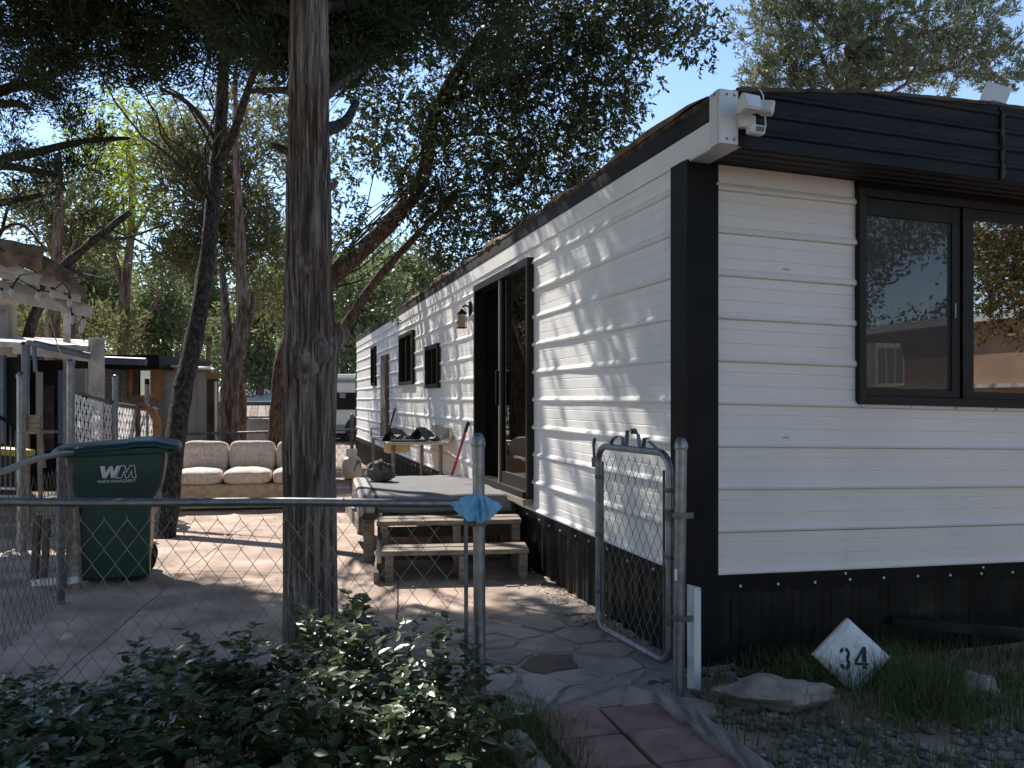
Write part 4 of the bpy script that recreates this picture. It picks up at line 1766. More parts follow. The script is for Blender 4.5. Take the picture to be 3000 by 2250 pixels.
# ------------------------------------------------------------------ number block, rocks, gravel, grass
nc = P(2492, 1922, 3.80)
nb_ = thing('number_block', 'white painted concrete block set on its corner with number 34', 'number marker', (nc.x, nc.y, 0))
hs_ = .121
Rn = Matrix.Rotation(math.radians(-12), 3, 'Z') @ Matrix.Rotation(math.radians(-14), 3, 'X') @ Matrix.Rotation(math.radians(43), 3, 'Y')
b = MB()
ringv = []
for (h, y) in ((hs_, .045), (hs_, -.012), (hs_ * .99, -.020), (hs_ * .76, -.040), (hs_ * .74, -.040)):
    for sx, sz in ((-1, -1), (1, -1), (1, 1), (-1, 1)):
        b.v.append(tuple(nc + Rn @ Vector((sx * h, y, sz * h))))
for r_ in range(4):
    for k in range(4):
        a, c_ = r_ * 4 + k, r_ * 4 + (k + 1) % 4
        b.f.append((a, c_, c_ + 4, a + 4))
b.f.append((0, 1, 2, 3))
b.f.append((16, 17, 18, 19))
b.build('block', m_white_block, nb_, bevel=.006)
Rt = Matrix.Rotation(math.radians(-12), 3, 'Z') @ Matrix.Rotation(math.radians(-14), 3, 'X')
# stencil digits: strokes as prisms with gaps
def digit(strokes, ox, oz, s, nm):
    b = MB()
    for poly in strokes:
        b.prism([nc + Rt @ Vector((ox + x * s, -.0418, oz + z * s)) for x, z in poly], Rt @ Vector((0, .0016, 0)))
    return b.build(nm, m_ink, nb_)


def arc(cx0, cz0, ro, ri, a0, a1, n=8, sx=.8):
    out = []
    A = [math.radians(a0 + (a1 - a0) * k / n) for k in range(n + 1)]
    res = []
    for k in range(n):
        res.append([(cx0 + math.cos(A[k]) * ro * sx, cz0 + math.sin(A[k]) * ro), (cx0 + math.cos(A[k + 1]) * ro * sx, cz0 + math.sin(A[k + 1]) * ro),
                    (cx0 + math.cos(A[k + 1]) * ri * sx, cz0 + math.sin(A[k + 1]) * ri), (cx0 + math.cos(A[k]) * ri * sx, cz0 + math.sin(A[k]) * ri)])
    return res


three = arc(.3, .72, .30, .13, -70, 80) + arc(.3, .72, .30, .13, 105, 170, 5) + arc(.3, .28, .30, .12, -80, 70) + arc(.3, .28, .30, .12, 190, 255, 5)
four = [[(.34, 0), (.54, 0), (.54, .14), (.34, .14)], [(.34, .30), (.54, .30), (.54, 1.0), (.40, 1.0), (.34, .9)], [(0, .16), (.62, .16), (.62, .28), (0, .28)], [(0, .30), (.14, .30), (.34, .72), (.34, .92)]]
digit(three, -.062, -.060, .098, 'digit')
digit(four, .008, -.052, .098, 'digit')

for i, (px, py, d, r, seed, lab, mt) in enumerate(((2270, 2062, 3.52, (.235, .10, .072), 2, 'long flat tan rock lying in the grass below the number block', m_rock),
                                              (2868, 2020, 3.62, (.085, .07, .065), 5, 'small brown rock half hidden in grass at the right', m_rock),
                                              )):
    q = P(px, py, d)
    b = MB()
    b.blob((q.x, q.y, r[2] * .55), r, 22, 12, .45, 1.7, seed, flat=-.02)
    o = b.build('rock', mt, None, smooth=35)
    o.rotation_euler = (0, 0, 0)
    tag(o, lab, 'rock', 'rocks in the grass')


def scatter(name, kind_mat, base_vs, base_fs, pos, rot, scl, parent=None, kind='stuff', smooth=None):
    """many small copies of one little shape joined into one mesh"""
    N = len(pos)
    bv = np.array(base_vs, dtype=np.float64)
    V = (bv[None] * scl[:, None, :])
    ca, sa = np.cos(rot[:, 0]), np.sin(rot[:, 0])
    cb, sb_ = np.cos(rot[:, 1]), np.sin(rot[:, 1])
    # tilt about x by b then turn about z by a
    y = V[..., 1] * cb[:, None] - V[..., 2] * sb_[:, None]
    z = V[..., 1] * sb_[:, None] + V[..., 2] * cb[:, None]
    x = V[..., 0]
    X = x * ca[:, None] - y * sa[:, None] + pos[:, 0:1]
    Y = x * sa[:, None] + y * ca[:, None] + pos[:, 1:2]
    Z = z + pos[:, 2:3]
    verts = np.stack([X, Y, Z], -1).reshape(-1, 3)
    nf = len(base_fs[0])
    fs = np.array(base_fs, dtype=np.int32)
    faces = (fs[None] + (np.arange(N) * len(bv))[:, None, None]).reshape(-1, nf)
    return np_mesh(name, verts, faces, kind_mat, parent, smooth)


def np_mesh(name, verts, faces, mat, parent=None, smooth=False):
    me = bpy.data.meshes.new(name)
    nv, (nf, k) = len(verts), faces.shape
    me.vertices.add(nv)
    me.vertices.foreach_set('co', np.ascontiguousarray(verts, dtype=np.float32).ravel())
    me.loops.add(nf * k)
    me.loops.foreach_set('vertex_index', np.ascontiguousarray(faces, dtype=np.int32).ravel())
    me.polygons.add(nf)
    me.polygons.foreach_set('loop_start', np.arange(nf, dtype=np.int32) * k)
    me.polygons.foreach_set('loop_total', np.full(nf, k, dtype=np.int32))
    if smooth:
        me.polygons.foreach_set('use_smooth', np.ones(nf, dtype=bool))
    me.update(calc_edges=True)
    me.materials.append(mat)
    return link(name, me, parent)


ico = bmesh.new()
bmesh.ops.create_icosphere(ico, subdivisions=1, radius=1)
iv = [tuple(v.co * (1 + .18 * noise.noise(v.co * 2))) for v in ico.verts]
if_ = [tuple(v.index for v in f.verts) for f in ico.faces]
ico2 = bmesh.new()
bmesh.ops.create_icosphere(ico2, subdivisions=2, radius=1)
iv2 = [tuple(v.co * (1 + .2 * noise.noise(v.co * 1.6))) for v in ico2.verts]
if2 = [tuple(v.index for v in f.verts) for f in ico2.faces]


def pts_in(n, x0, x1, y0, y1, test):
    out = []
    while len(out) < n:
        q = (rng.uniform(x0, x1), rng.uniform(y0, y1))
        if test(q):
            out.append(q)
    return np.array(out)


def right_of_timber(q):
    t = (q[1] - 3.56) / (1.2 - 3.56)
    return q[0] > .655 + .665 * t + .06 and ((q[0] - CC.x) * RX.y * -1 + 0) is not None


def yard_right(q):
    rel = Vector((q[0], q[1], 0)) - CC
    return right_of_timber(q) and rel.dot(LX) < -.05


gpos = pts_in(3600, .6, 3.4, 2.2, 4.0, lambda q: yard_right(q) and (rng.random() < (1.0 if (q[1] < 3.3 or q[0] < 1.15) and noise.noise(Vector((q[0] * 3, q[1] * 3, 7))) > -.22 else .15)))
N = len(gpos)
sz = rng.gamma(2.6, .0040, N) + .004
sz = np.minimum(sz, .030)
scl = np.stack([sz * rng.uniform(.8, 1.4, N), sz * rng.uniform(.8, 1.3, N), sz * rng.uniform(.45, .8, N)], 1)
pos = np.column_stack([gpos, sz * .25 - .012])
tag(scatter('gravel', m_gravel, iv, if_, pos, np.column_stack([rng.uniform(0, 6.28, N), rng.uniform(-.5, .5, N)]), scl), 'small grey and brown pebbles covering the ground at lower right', 'gravel', kind='stuff')
sheet('gravel_bed', [(.66, 3.58), (.9, 3.9), (4.2, 4.9), (4.2, 1.2), (1.30, 1.2)], -.013, m_dirt, .05)
tag(bpy.data.objects['gravel_bed'], kind='structure')


def blades(name, pos, h, wid, lean_, mat):
    """curved grass blades: three quads each"""
    N = len(pos)
    az = rng.uniform(0, 2 * np.pi, N)
    dirx, diry = np.cos(az), np.sin(az)
    verts = np.zeros((N, 8, 3))
    for k in range(4):
        t = k / 3
        off = lean_ * h * t ** 2
        z = h * t * (1 - .25 * lean_ * t)
        wk = wid * (1 - t) ** .7 + .0002
        cx0 = pos[:, 0] + dirx * off
        cy0 = pos[:, 1] + diry * off
        verts[:, 2 * k] = np.stack([cx0 - diry * wk / 2, cy0 + dirx * wk / 2, pos[:, 2] + z], 1)
        verts[:, 2 * k + 1] = np.stack([cx0 + diry * wk / 2, cy0 - dirx * wk / 2, pos[:, 2] + z], 1)
    f = np.array([[0, 1, 3, 2], [2, 3, 5, 4], [4, 5, 7, 6]])
    faces = (f[None] + (np.arange(N) * 8)[:, None, None]).reshape(-1, 4)
    o = np_mesh(name, verts.reshape(-1, 3), faces, mat)
    return o


def gden(q):
    n1 = noise.noise(Vector((q[0] * 2.2, q[1] * 2.2, 3)))
    near = 1.0 if 3.45 < q[1] else .55
    c1 = math.exp(-(((q[0] - 1.72) / .42) ** 2 + ((q[1] - 3.62) / .28) ** 2))
    return yard_right(q) and rng.random() < min(1, max(.02, (.30 + n1 * .8) * near * .55 + c1 * .75)) and not (abs(q[0] - (q[1] * .415)) < .17 and q[1] < 3.75 and q[1] > 3.4 and rng.random() < .75)


g1 = pts_in(6500, .85, 3.3, 2.6, 4.3, gden)
N = len(g1)
hh = rng.uniform(.04, .15, N) * (1 + .9 * np.exp(-(((g1[:, 0] - 1.72) / .45) ** 2 + ((g1[:, 1] - 3.7) / .3) ** 2)))
tag(blades('grass', np.column_stack([g1, np.full(N, -.01)]), hh, rng.uniform(.003, .006, N), rng.uniform(.1, 1.0, N), m_grass), 'uneven tufts of green and dry grass around the number block', 'grass', kind='stuff')
g2 = pts_in(2600, -.30, .62, 2.3, 3.4, lambda q: rng.random() < max(0, 1.05 * math.exp(-((q[0] + .02 - (3.2 - q[1]) * .16) / .16) ** 2)))
N = len(g2)
tag(blades('grass', np.column_stack([g2, np.full(N, -.01)]), rng.uniform(.04, .17, N), rng.uniform(.003, .006, N), rng.uniform(.3, 1.2, N), m_grass), 'grass growing at the foot of the fence end post beside the bush', 'grass', kind='stuff')


# dry fallen leaves
def leaf_base(curl=.25):
    return [(-.5, 0, 0), (0, -.28, curl * .4), (.5, 0, curl), (0, .28, curl * .3)], [(0, 1, 2, 3)]


lv, lf = leaf_base()


def litter(name, pts, label, z=.006, s0=.012, s1=.035):
    N = len(pts)
    sz = rng.uniform(s0, s1, N)
    scl = np.stack([sz, sz, sz], 1)
    o = scatter(name, m_litter, lv, lf, np.column_stack([pts, np.full(N, z) + rng.uniform(0, .008, N)]), np.column_stack([rng.uniform(0, 6.28, N), rng.uniform(-.6, .6, N)]), scl)
    return tag(o, label, 'fallen leaves', kind='stuff')


def wall_side(q):
    rel = Vector((q[0], q[1], 0)) - CC
    u, v = rel.dot(RX), rel.dot(LX)
    return -.02 - abs(rng.normal(0, .12)) < u < -.015 and .5 < v < 3.4


litter('leaf_litter', pts_in(900, -.7, .9, 4.2, 7.4, wall_side), 'dry tan leaves drifted along the foot of the black side skirting')
litter('leaf_litter', pts_in(900, -4.2, .5, 4.3, 9.0, lambda q: rng.random() < .05 + .5 * (q[0] < -2.6) + .2 * (q[1] < 6)), 'dry leaves scattered over the concrete patio', z=.012)
litter('leaf_litter', pts_in(700, -2.6, -1.2, 8.6, 12.5, lambda q: q[0] > -1.15 - (q[1] - 8.6) * .3 - .8 and q[0] < -.6 - (q[1] - 8.6) * .3 and not (-4.3 < q[0] < -2.1 and 9.9 < q[1] < 10.9)), 'dry leaves heaped around the propane tank stand', z=.012, s1=.05)
litter('leaf_litter', pts_in(500, .3, 3.2, 2.3, 3.9, yard_right), 'dry leaves lying among the gravel and grass', z=.006)

# ------------------------------------------------------------------ periwinkle bush in the foreground
bush = thing('periwinkle_bush', 'dark green broad-leaved bush spilling in front of the chain-link fence', 'bush', (-1.0, 2.75, 0))
lb = MB()
outl = [(0, 0), (.10, .16), (.30, .27), (.55, .27), (.80, .15), (1.0, 0)]
for x, y in outl:
    lb.v.append((x, 0, -.10 * x * x))
for sg in (1, -1):
    for x, y in outl[1:-1]:
        lb.v.append((x, sg * y, .07 - .16 * x * x))
L0 = 6
lb.f += [(0, 1, L0), (1, 2, L0 + 1, L0), (2, 3, L0 + 2, L0 + 1), (3, 4, L0 + 3, L0 + 2), (4, 5, L0 + 3)]
L1 = 10
lb.f += [(0, L1, 1), (1, L1, L1 + 1, 2), (2, L1 + 1, L1 + 2, 3), (3, L1 + 2, L1 + 3, 4), (4, L1 + 3, 5)]
leaf_me = lb.mesh('leaf', m_vinca, 80, fix=False)
lv3 = np.array(lb.v)
ltri = []
for f in lb.f:
    for k in range(1, len(f) - 1):
        ltri.append((f[0], f[k], f[k + 1]))
ltri = np.array(ltri)


def top_h(x):
    px = 1500 + x / 2.85 * F
    return float(np.interp(px, [-400, 0, 150, 450, 620, 700, 800, 1000, 1250, 1380, 1440], [.24, .27, .30, .37, .40, .50, .45, .50, .43, .32, .12]))


Mats = []
stems = MB()
for i in range(760):
    x = rng.uniform(-2.3, -.12)
    y = rng.uniform(2.15, 3.10)
    th = top_h(x) * (1 - .55 * max(0, (2.75 - y) / .6) ** 1.5) * rng.uniform(.62, 1.12) * (1 + .16 * noise.noise(Vector((x * 3.2, y * 3.2, 2))) * 2)
    if rng.random() < .07:
        th *= 1.12
    az = rng.uniform(0, 6.28)
    if y < 2.75:
        az = rng.normal(-1.57, .8)
    arch = rng.uniform(.05, .26)
    n = max(4, int(th / .036) + int(arch / .06))
    pts = []
    for k in range(n + 1):
        t = k / n
        q = Vector((x + math.cos(az) * arch * t ** 1.8, y + math.sin(az) * arch * t ** 1.8, th * (1 - (1 - t) ** 1.6) - (.06 * t ** 4 if arch > .15 else 0)))
        pts.append(q)
        if t > .22:
            d = (pts[-1] - pts[-2]).normalized() if len(pts) > 1 else Vector((0, 0, 1))
            base = k * 1.57 + i
            for sg in (0, math.pi):
                a = base + sg
                out = Vector((math.cos(a), math.sin(a), 0))
                out = (out + d * rng.uniform(.15, .8)).normalized()
                upv = (Vector((0, 0, 1)) + Vector(rng.normal(0, .35, 3))).normalized()
                sidev = upv.cross(out)
                if sidev.length < .05:
                    continue
                sidev.normalize()
                nn = out.cross(sidev)
                s_ = rng.uniform(.026, .068) * (1 - .5 * max(0, t - .75) * 2)
                Mats.append((q, out, sidev, nn, s_))
    if i % 2 == 0:
        stems.tube(pts, .0018, 3, cap=False)
stems.build('stems', m_stem, bush, fix=False)
order = sorted(range(len(Mats)), key=lambda k: -Mats[k][4] / max(1.5, Mats[k][0].y) * (1.0 + 2.0 * (Mats[k][0].z > top_h(Mats[k][0].x) * .6)))
big = set(order[:300])
vs = []
for k, (q, o_, s2, nn, s_) in enumerate(Mats):
    if k in big:
        lo = link('leaf', leaf_me, bush)
        m4 = Matrix((o_ * s_, s2 * s_, nn * s_)).transposed().to_4x4()
        m4.translation = q - bush.location
        lo.matrix_parent_inverse = Matrix.Identity(4)
        lo.matrix_basis = m4
    else:
        R3 = np.array([list(o_), list(s2), list(nn)]) * s_
        vs.append(lv3 @ R3 + np.array(q))
vs = np.array(vs)
fa = (ltri[None] + (np.arange(len(vs)) * len(lv3))[:, None, None]).reshape(-1, 3)
o = np_mesh('leaves', vs.reshape(-1, 3), fa, m_vinca, bush, True)
tag(o, kind='stuff')

# ------------------------------------------------------------------ trees
SV = np.array(SUN)


def keep_light(p):
    """thin the crowns along the sun path, shaping gaps so light falls onto the patio, the sofa and the wall"""
    p = np.asarray(p)
    u = (p[:, 0] - CC.x) * RX.x + (p[:, 1] - CC.y) * RX.y
    rate = SV[0] * RX.x + SV[1] * RX.y
    t = np.where(u < 0, u / rate, 1e9)
    hz = p[:, 2] - SV[2] * t
    hx, hy = p[:, 0] - SV[0] * t, p[:, 1] - SV[1] * t
    v = (hx - CC.x) * LX.x + (hy - CC.y) * LX.y
    wall = (u < 0) & (hz > .4) & (hz < 2.75) & (v > -.2) & (v < 15.4)
    tg = p[:, 2] / SV[2]
    gx, gy = p[:, 0] - SV[0] * tg, p[:, 1] - SV[1] * tg
    k = np.ones(len(p))
    lit = (gy > 6.25) & (gy < 11.4) & (gx > -3.15 - (gy - 6.3) * .14) & (gx < 1.0)
    k = np.where(lit & ~wall, .03, k)
    dap = (gy > 4.9) & (gy <= 6.35) & (gx > -1.9) & (gx < .9)
    dpn = np.array([noise.noise(Vector((a * 1.3, b_ * 2.2, 5.3))) + (b_ - 5.8) * .35 + (a + 1.0) * .12 if w_ else 0 for a, b_, w_ in zip(gx, gy, dap)])
    k = np.where(dap & ~wall & (dpn > -.10), .0, k)
    tb = (p[:, 2] - .38) / SV[2]             # sun flecks on the right half of the bush
    bx, by = p[:, 0] - SV[0] * tb, p[:, 1] - SV[1] * tb
    fl = (bx > -1.25) & (bx < .02) & (by > 1.95) & (by < 3.40)
    fn_ = np.array([noise.noise(Vector((a * 1.7, b_ * 1.7, 2.4))) if w_ else 0 for a, b_, w_ in zip(bx, by, fl)])
    k = np.where(fl & (fn_ > -.24), .0, k)
    dn = np.array([noise.noise(Vector((a * 1.9, b_ * 1.1, 9.4))) if w_ else 0 for a, b_, w_ in zip(v, hz, wall)])
    k = np.where(wall, np.where(dn > .11, .88, .03), k)
    return rng.random(len(p)) < k


def unit(n):
    d = rng.normal(0, 1, (n, 3))
    return d / np.linalg.norm(d, axis=1, keepdims=True)


def nrm(a):
    return a / np.maximum(1e-9, np.linalg.norm(a, axis=1, keepdims=True))


def leaf_quads(base, d, L, W, side=None):
    n = len(base)
    if side is None:
        side = unit(n)
    side = nrm(np.cross(d, side))
    L, W = L[:, None], W[:, None]
    up_ = np.cross(side, d)
    V = np.stack([base, base + d * L * .45 + side * W * .5 + up_ * W * .12, base + d * L, base + d * L * .45 - side * W * .5 + up_ * W * .12], 1)
    return V


def crown_mesh(V, mat, parent, name='crown'):
    n = len(V)
    return np_mesh(name, V.reshape(-1, 3), np.arange(n * 4, dtype=np.int32).reshape(-1, 4), mat, parent)


def foliage(clusters, kind, dens=1.0, light=True):
    """clusters: (centre, radii, count of tufts). Returns leaf quads and the tuft centres"""
    allV, tufts = [], []
    for c, r, n in clusters:
        c, r = np.array(c), np.array(r)
        k = max(3, int(n * dens))
        d = unit(k)
        rad = rng.random(k) ** .45
        tc_ = c + d * rad[:, None] * r
        if light:
            tc_ = tc_[keep_light(tc_)]
        if kind == 'shade':                  # added shading clumps stay above the view, unseen
            tc_ = tc_[tc_[:, 2] > 1.31 + .4916 * tc_[:, 1] + .45]
        k = len(tc_)
        if not k:
            continue
        tufts.append((c, tc_))
        out = nrm(tc_ - c + np.array([0, 0, .15]))
        if kind == 'oak':
            m, L0, W0, sp = 44, .070, .029, .19
        elif kind == 'oakbig':
            m, L0, W0, sp = 14, .075, .034, .24
        elif kind == 'jun':
            m, L0, W0, sp = 40, .062, .0135, .115
        elif kind == 'junfar':
            m, L0, W0, sp = 18, .20, .040, .26
        elif kind == 'far':
            m, L0, W0, sp = 14, .20, .09, .36
        elif kind == 'pine':
            m, L0, W0, sp = 26, .10, .020, .06
        elif kind == 'shade':
            m, L0, W0, sp = 18, .15, .055, .22
        b0 = np.repeat(tc_, m, 0)
        o0 = np.repeat(out, m, 0)
        N = len(b0)
        if kind in ('jun', 'junfar'):
            along = rng.random(N)[:, None] * 1.6 - .4
            base = b0 + o0 * along * sp + rng.normal(0, sp * .38, (N, 3))
            dd = nrm(o0 * .8 + unit(N) * .8 + np.array([0, 0, .1]))
        elif kind == 'pine':
            base = b0 + rng.normal(0, sp * .35, (N, 3)) + o0 * (rng.random(N)[:, None] * sp * 2.2)
            dd = nrm(o0 * .7 + unit(N) * .75 + np.array([0, 0, .25]))
        elif kind in ('oak', 'oakbig'):
            g_ = 7                            # leaves sit in whorls along short drooping twiglets
            ng = int(math.ceil(N / g_))
            hang = rng.random(ng)[:, None]
            tb_ = b0[::g_][:ng] + np.array([0, 0, -1.0]) * hang * sp * 1.7 + rng.normal(0, sp * .5, (ng, 3))
            td = nrm(unit(ng) * .8 + o0[::g_][:ng] * .5 + np.array([0, 0, -.6]))
            s__ = np.tile(np.arange(g_) / g_, ng)[:N, None]
            td_ = np.repeat(td, g_, 0)[:N]
            base = np.repeat(tb_, g_, 0)[:N] + td_ * s__ * L0 * 1.7
            dd = nrm(unit(N) * .8 + td_ * .75)
        else:
            base = b0 + rng.normal(0, sp * .55, (N, 3))
            dd = nrm(unit(N) + o0 * .4)
        s_ = rng.uniform(.5, 1.4, N)
        allV.append(leaf_quads(base, dd, L0 * s_, W0 * s_))
    return (np.concatenate(allV) if allV else np.zeros((0, 4, 3))), tufts


def bend(a, c_, k=6, amp=.12, seed=0, sag=0.0):
    a, c_ = Vector(a), Vector(c_)
    L_ = (c_ - a).length
    out = []
    for i in range(k + 1):
        t = i / k
        q = a.lerp(c_, t) + noise.noise_vector(Vector((t * 2.2, seed * 3.7, 1))) * amp * L_ * math.sin(t * math.pi)
        q.z += sag * L_ * math.sin(t * math.pi)
        out.append(q)
    return out


def twigs(parent, tufts, mat, r=.010, frac=.35, anchor=None):
    b = MB()
    for c, tc_ in tufts:
        for q in tc_:
            if rng.random() < frac:
                s_ = Vector(c) * .6 + Vector(q) * .4 if anchor is None else Vector(c)
                pts = bend(s_, q, 3, .2, rng.uniform(0, 99))
                b.tube(pts, [r, r * .7, r * .5, r * .25], 3, cap=False)
    if b.v:
        tag(b.build('twigs', mat, parent, fix=False), kind='stuff')


def limb(parent, pts, r0, r1, mat, n=9, name='branch', rough=.10, seed=0):
    P_ = [Vector(p) for p in pts]
    # smooth the polyline
    for _ in range(2):
        Q = [P_[0]]
        for a, c_ in zip(P_, P_[1:]):
            Q += [a.lerp(c_, .25), a.lerp(c_, .75)]
        Q.append(P_[-1])
        P_ = Q
    m = len(P_)
    rad = [r0 + (r1 - r0) * (i / (m - 1)) for i in range(m)]
    b = MB()
    b.tube(P_, rad, n, fn=lambda i, k, p, q: 1 + rough * noise.noise(Vector((p.x * 4 + q.x, p.y * 4 + q.y, p.z * 4 + q.z + seed))) * 1.6)
    return b.build(name, mat, parent, smooth=70)


def tree(name, label, cat, base, trunk, r0, r1, bark, limbs, clusters, kind, mat, group=None, dens=1.0, light=True, n=12, twf=.3, twr=.012, reach=True, rb=1.0):
    t = thing(name, label, cat, tuple(base), group)
    limb(t, trunk, r0, r1, bark, n, 'trunk', .14, rnd.uniform(0, 50))
    for pts, a, c_ in limbs:
        limb(t, pts, a, c_, bark, 8, 'branch', .10, rnd.uniform(0, 50))
    V, tufts = foliage(clusters, kind, dens, light)
    if len(V):
        crown_mesh(V, mat, t)
    if reach:                                # boughs from the trunk to each clump
        b = MB()
        T_ = [Vector(p) for p in trunk]
        for c, r, n_ in clusters:
            c = Vector(c)
            a = min(T_, key=lambda p: (p - c).length + (3 if p.z > c.z + .6 else 0))
            L_ = (c - a).length
            rr = min(r1 * .8, .012 + L_ * .010) * rb
            b.tube(bend(a, c, 7, .24, rnd.uniform(0, 99), .06), [rr * (1 - .8 * i / 7) for i in range(8)], 5, cap=False)
        if b.v:
            tag(b.build('boughs', bark if rb == 1 else m_bark_dark, t, fix=False), kind='stuff')  # thinned boughs take darker bark, standing in for backlit shade
    twigs(t, tufts, bark, twr, twf)
    return t


# --- the big juniper with the fluted trunk -----------------------------------------------------------
TB = 4.45
jt = thing('juniper_tree', 'big juniper with fluted shaggy grey bark and two knots behind the front fence', 'tree', ((905 - 1500) / F * TB, TB, 0))
cl = [(1940, 912, 158), (1800, 911, 148), (1500, 908, 142), (1300, 905, 143), (1150, 907, 146), (1040, 910, 152), (960, 908, 140), (800, 905, 130), (600, 904, 122), (300, 905, 110), (100, 906, 104), (-100, 905, 98), (-700, 895, 80), (-1400, 900, 55)]
rows_ = []
for (y0, x0, w0), (y1, x1, w1) in zip(cl, cl[1:]):
    k = max(3, int((y0 - y1) / 14)) if y0 > -200 else 10
    for i in range(k):
        t = i / k
        t2 = t * t * (3 - 2 * t)
        rows_.append((y0 + (y1 - y0) * t, x0 + (x1 - x0) * t2, w0 + (w1 - w0) * t2))
rows_.append(cl[-1])
b = MB()
NS = 236
knots = [(P(915, 1085, TB), .062, .045), (P(898, 1050, TB), .05, .03), (P(975, 1030, TB), .07, .05), (P(838, 630, TB), .045, .02), (P(965, 420, TB), .06, .03), (P(920, 780, TB), .05, .02)]
for (py, px, wd) in rows_:
    c0 = P(px, py, TB + .0)
    r = wd / F * TB / 2
    for k in range(NS):
        a = 2 * math.pi * k / NS
        dx, dy = math.cos(a), math.sin(a)
        q = Vector((c0.x + dx * r, c0.y + dy * r, c0.z))
        warp = .35 * noise.noise(Vector((q.x * 3, q.y * 3, q.z * 1.1)))
        f1 = noise.noise(Vector((dx * 5.5 + warp, dy * 5.5 + warp, q.z * .55)))
        f2 = noise.noise(Vector((dx * 15 + warp * 4, dy * 15 + warp * 2, q.z * .9 + 5)))
        f3 = noise.noise(Vector((dx * 3, dy * 3, q.z * 1.8 + 9)))
        rr = r * (1 + .10 * (1 - 2 * abs(f1)) - .06 + .13 * (.35 - min(.5, abs(f2)) ** .8) + .04 * f3)
        q = Vector((c0.x + dx * rr, c0.y + dy * rr, c0.z))
        for kp, ks, ka in knots:
            kp2 = Vector((kp.x, TB - r, kp.z))
            dd = (q - kp2).length
            if dd < ks * 3:
                e = math.exp(-(dd / ks) ** 2)
                ringf = math.exp(-((dd - ks * .75) / (ks * .28)) ** 2)
                q += Vector((dx, dy, 0)) * 1.0 * (ka * .55 * e + ka * .5 * ringf - ka * .8 * math.exp(-(dd / (ks * .38)) ** 2))
        b.v.append(tuple(q))
nr = len(rows_)
for j in range(nr - 1):
    for k in range(NS):
        a, c_ = j * NS + k, j * NS + (k + 1) % NS
        b.f.append((a, c_, c_ + NS, a + NS))
b.build('trunk', m_bark, jt, smooth=80, fix=False)
# hanging bark shreds
b = MB()
for i in range(260):
    row = rows_[rng.integers(8, nr - 30)]
    c0 = P(row[1], row[0], TB)
    r = row[2] / F * TB / 2
    a = rng.uniform(math.pi, 2 * math.pi)
    L_ = rng.uniform(.05, .30)
    w_ = rng.uniform(.004, .010)
    tx = Vector((-math.sin(a), math.cos(a), 0))
    outd = Vector((math.cos(a), math.sin(a), 0))
    q0 = c0 + outd * (r * 1.03)
    b.add([q0 - tx * w_, q0 + tx * w_, q0 + tx * w_ * .8 + Vector((0, 0, L_ * .5)) + outd * .006, q0 - tx * w_ * .8 + Vector((0, 0, L_ * .5)) + outd * .006,
           q0 + tx * w_ * .2 + Vector((0, 0, L_)) + outd * .001, q0 - tx * w_ * .2 + Vector((0, 0, L_)) + outd * .001], [(0, 1, 2, 3), (3, 2, 4, 5)])
tag(b.build('bark_shreds', m_bark, jt, fix=False), kind='stuff')
# stubs and small limbs
limb(jt, [P(955, 1010, TB), P(985, 985, TB + .05), P(1000, 975, TB + .1)], .075, .055, m_bark, 10, 'branch_stub', .2)
limb(jt, [P(945, 560, TB), P(975, 545, TB), P(990, 530, TB)], .03, .010, m_bark, 7, 'branch_stub', .2)
limb(jt, [P(935, 380, TB), P(985, 375, TB + .1), P(1020, 350, TB + .2), P(1045, 300, TB + .3)], .042, .020, m_bark_dark, 8, 'branch', .15)
limb(jt, [P(935, 300, TB), P(1010, 230, TB + .2), P(1090, 190, TB + .4)], .030, .012, m_bark_dark, 7, 'branch', .15)
limb(jt, [P(880, 470, TB + .1), P(845, 445, TB + .2), P(800, 425, TB + .3)], .030, .018, m_bark_dark, 7, 'branch', .15)
limb(jt, [P(880, 270, TB + .1), P(800, 262, TB + .3), P(720, 270, TB + .5)], .026, .012, m_bark_dark, 7, 'branch', .15)
limb(jt, [P(880, 50, TB + .1), P(700, -40, TB + .6), P(520, -60, TB + 1.2)], .045, .02, m_bark_dark, 7, 'branch', .15)
jc = [(P(640, 20, 5.2), (.45, .4, .28), 46), (P(800, 30, 5.0), (.35, .35, .25), 44), (P(1010, 40, 5.0), (.40, .4, .30), 60), (P(1180, 0, 5.3), (.42, .4, .30), 64), (P(1380, -60, 5.6), (.45, .4, .25), 56),
      (P(1080, 150, 5.4), (.22, .3, .14), 22), (P(980, 230, 5.0), (.12, .2, .14), 12), (P(860, 170, 4.8), (.22, .2, .18), 18), (P(1350, 130, 6.2), (.35, .4, .2), 26)]
V, tufts = foliage(jc, 'jun', 2.9)
hi = [((-1.2, 4.6, 5.0), (1.5, 1.5, .9), 130), ((-1.5, 5.4, 6.6), (1.8, 1.7, 1.1), 150), ((-1.1, 4.6, 8.2), (1.2, 1.2, 1.0), 90), ((.6, 5.4, 5.6), (1.0, 1.2, .7), 50), ((-2.9, 5.0, 5.6), (1.0, 1.2, .8), 70)]
hi += [((-.6, 3.4, 6.6), (2.0, 1.6, .8), 170), ((.9, 4.2, 7.0), (1.6, 1.6, .8), 110), ((-2.8, 3.6, 6.6), (1.6, 1.6, .8), 120), ((-3.6, 2.4, 5.6), (1.8, 1.6, .8), 150), ((-1.6, .8, 6.2), (1.8, 1.5, .8), 140), ((-4.8, 4.6, 5.2), (1.4, 1.4, .8), 110)]  # unseen clumps added overhead to keep sky light off the yard
V2, tuf2 = foliage(hi, 'shade', 4.5)
crown_mesh(np.concatenate([V, V2]), m_jun, jt)
b = MB()
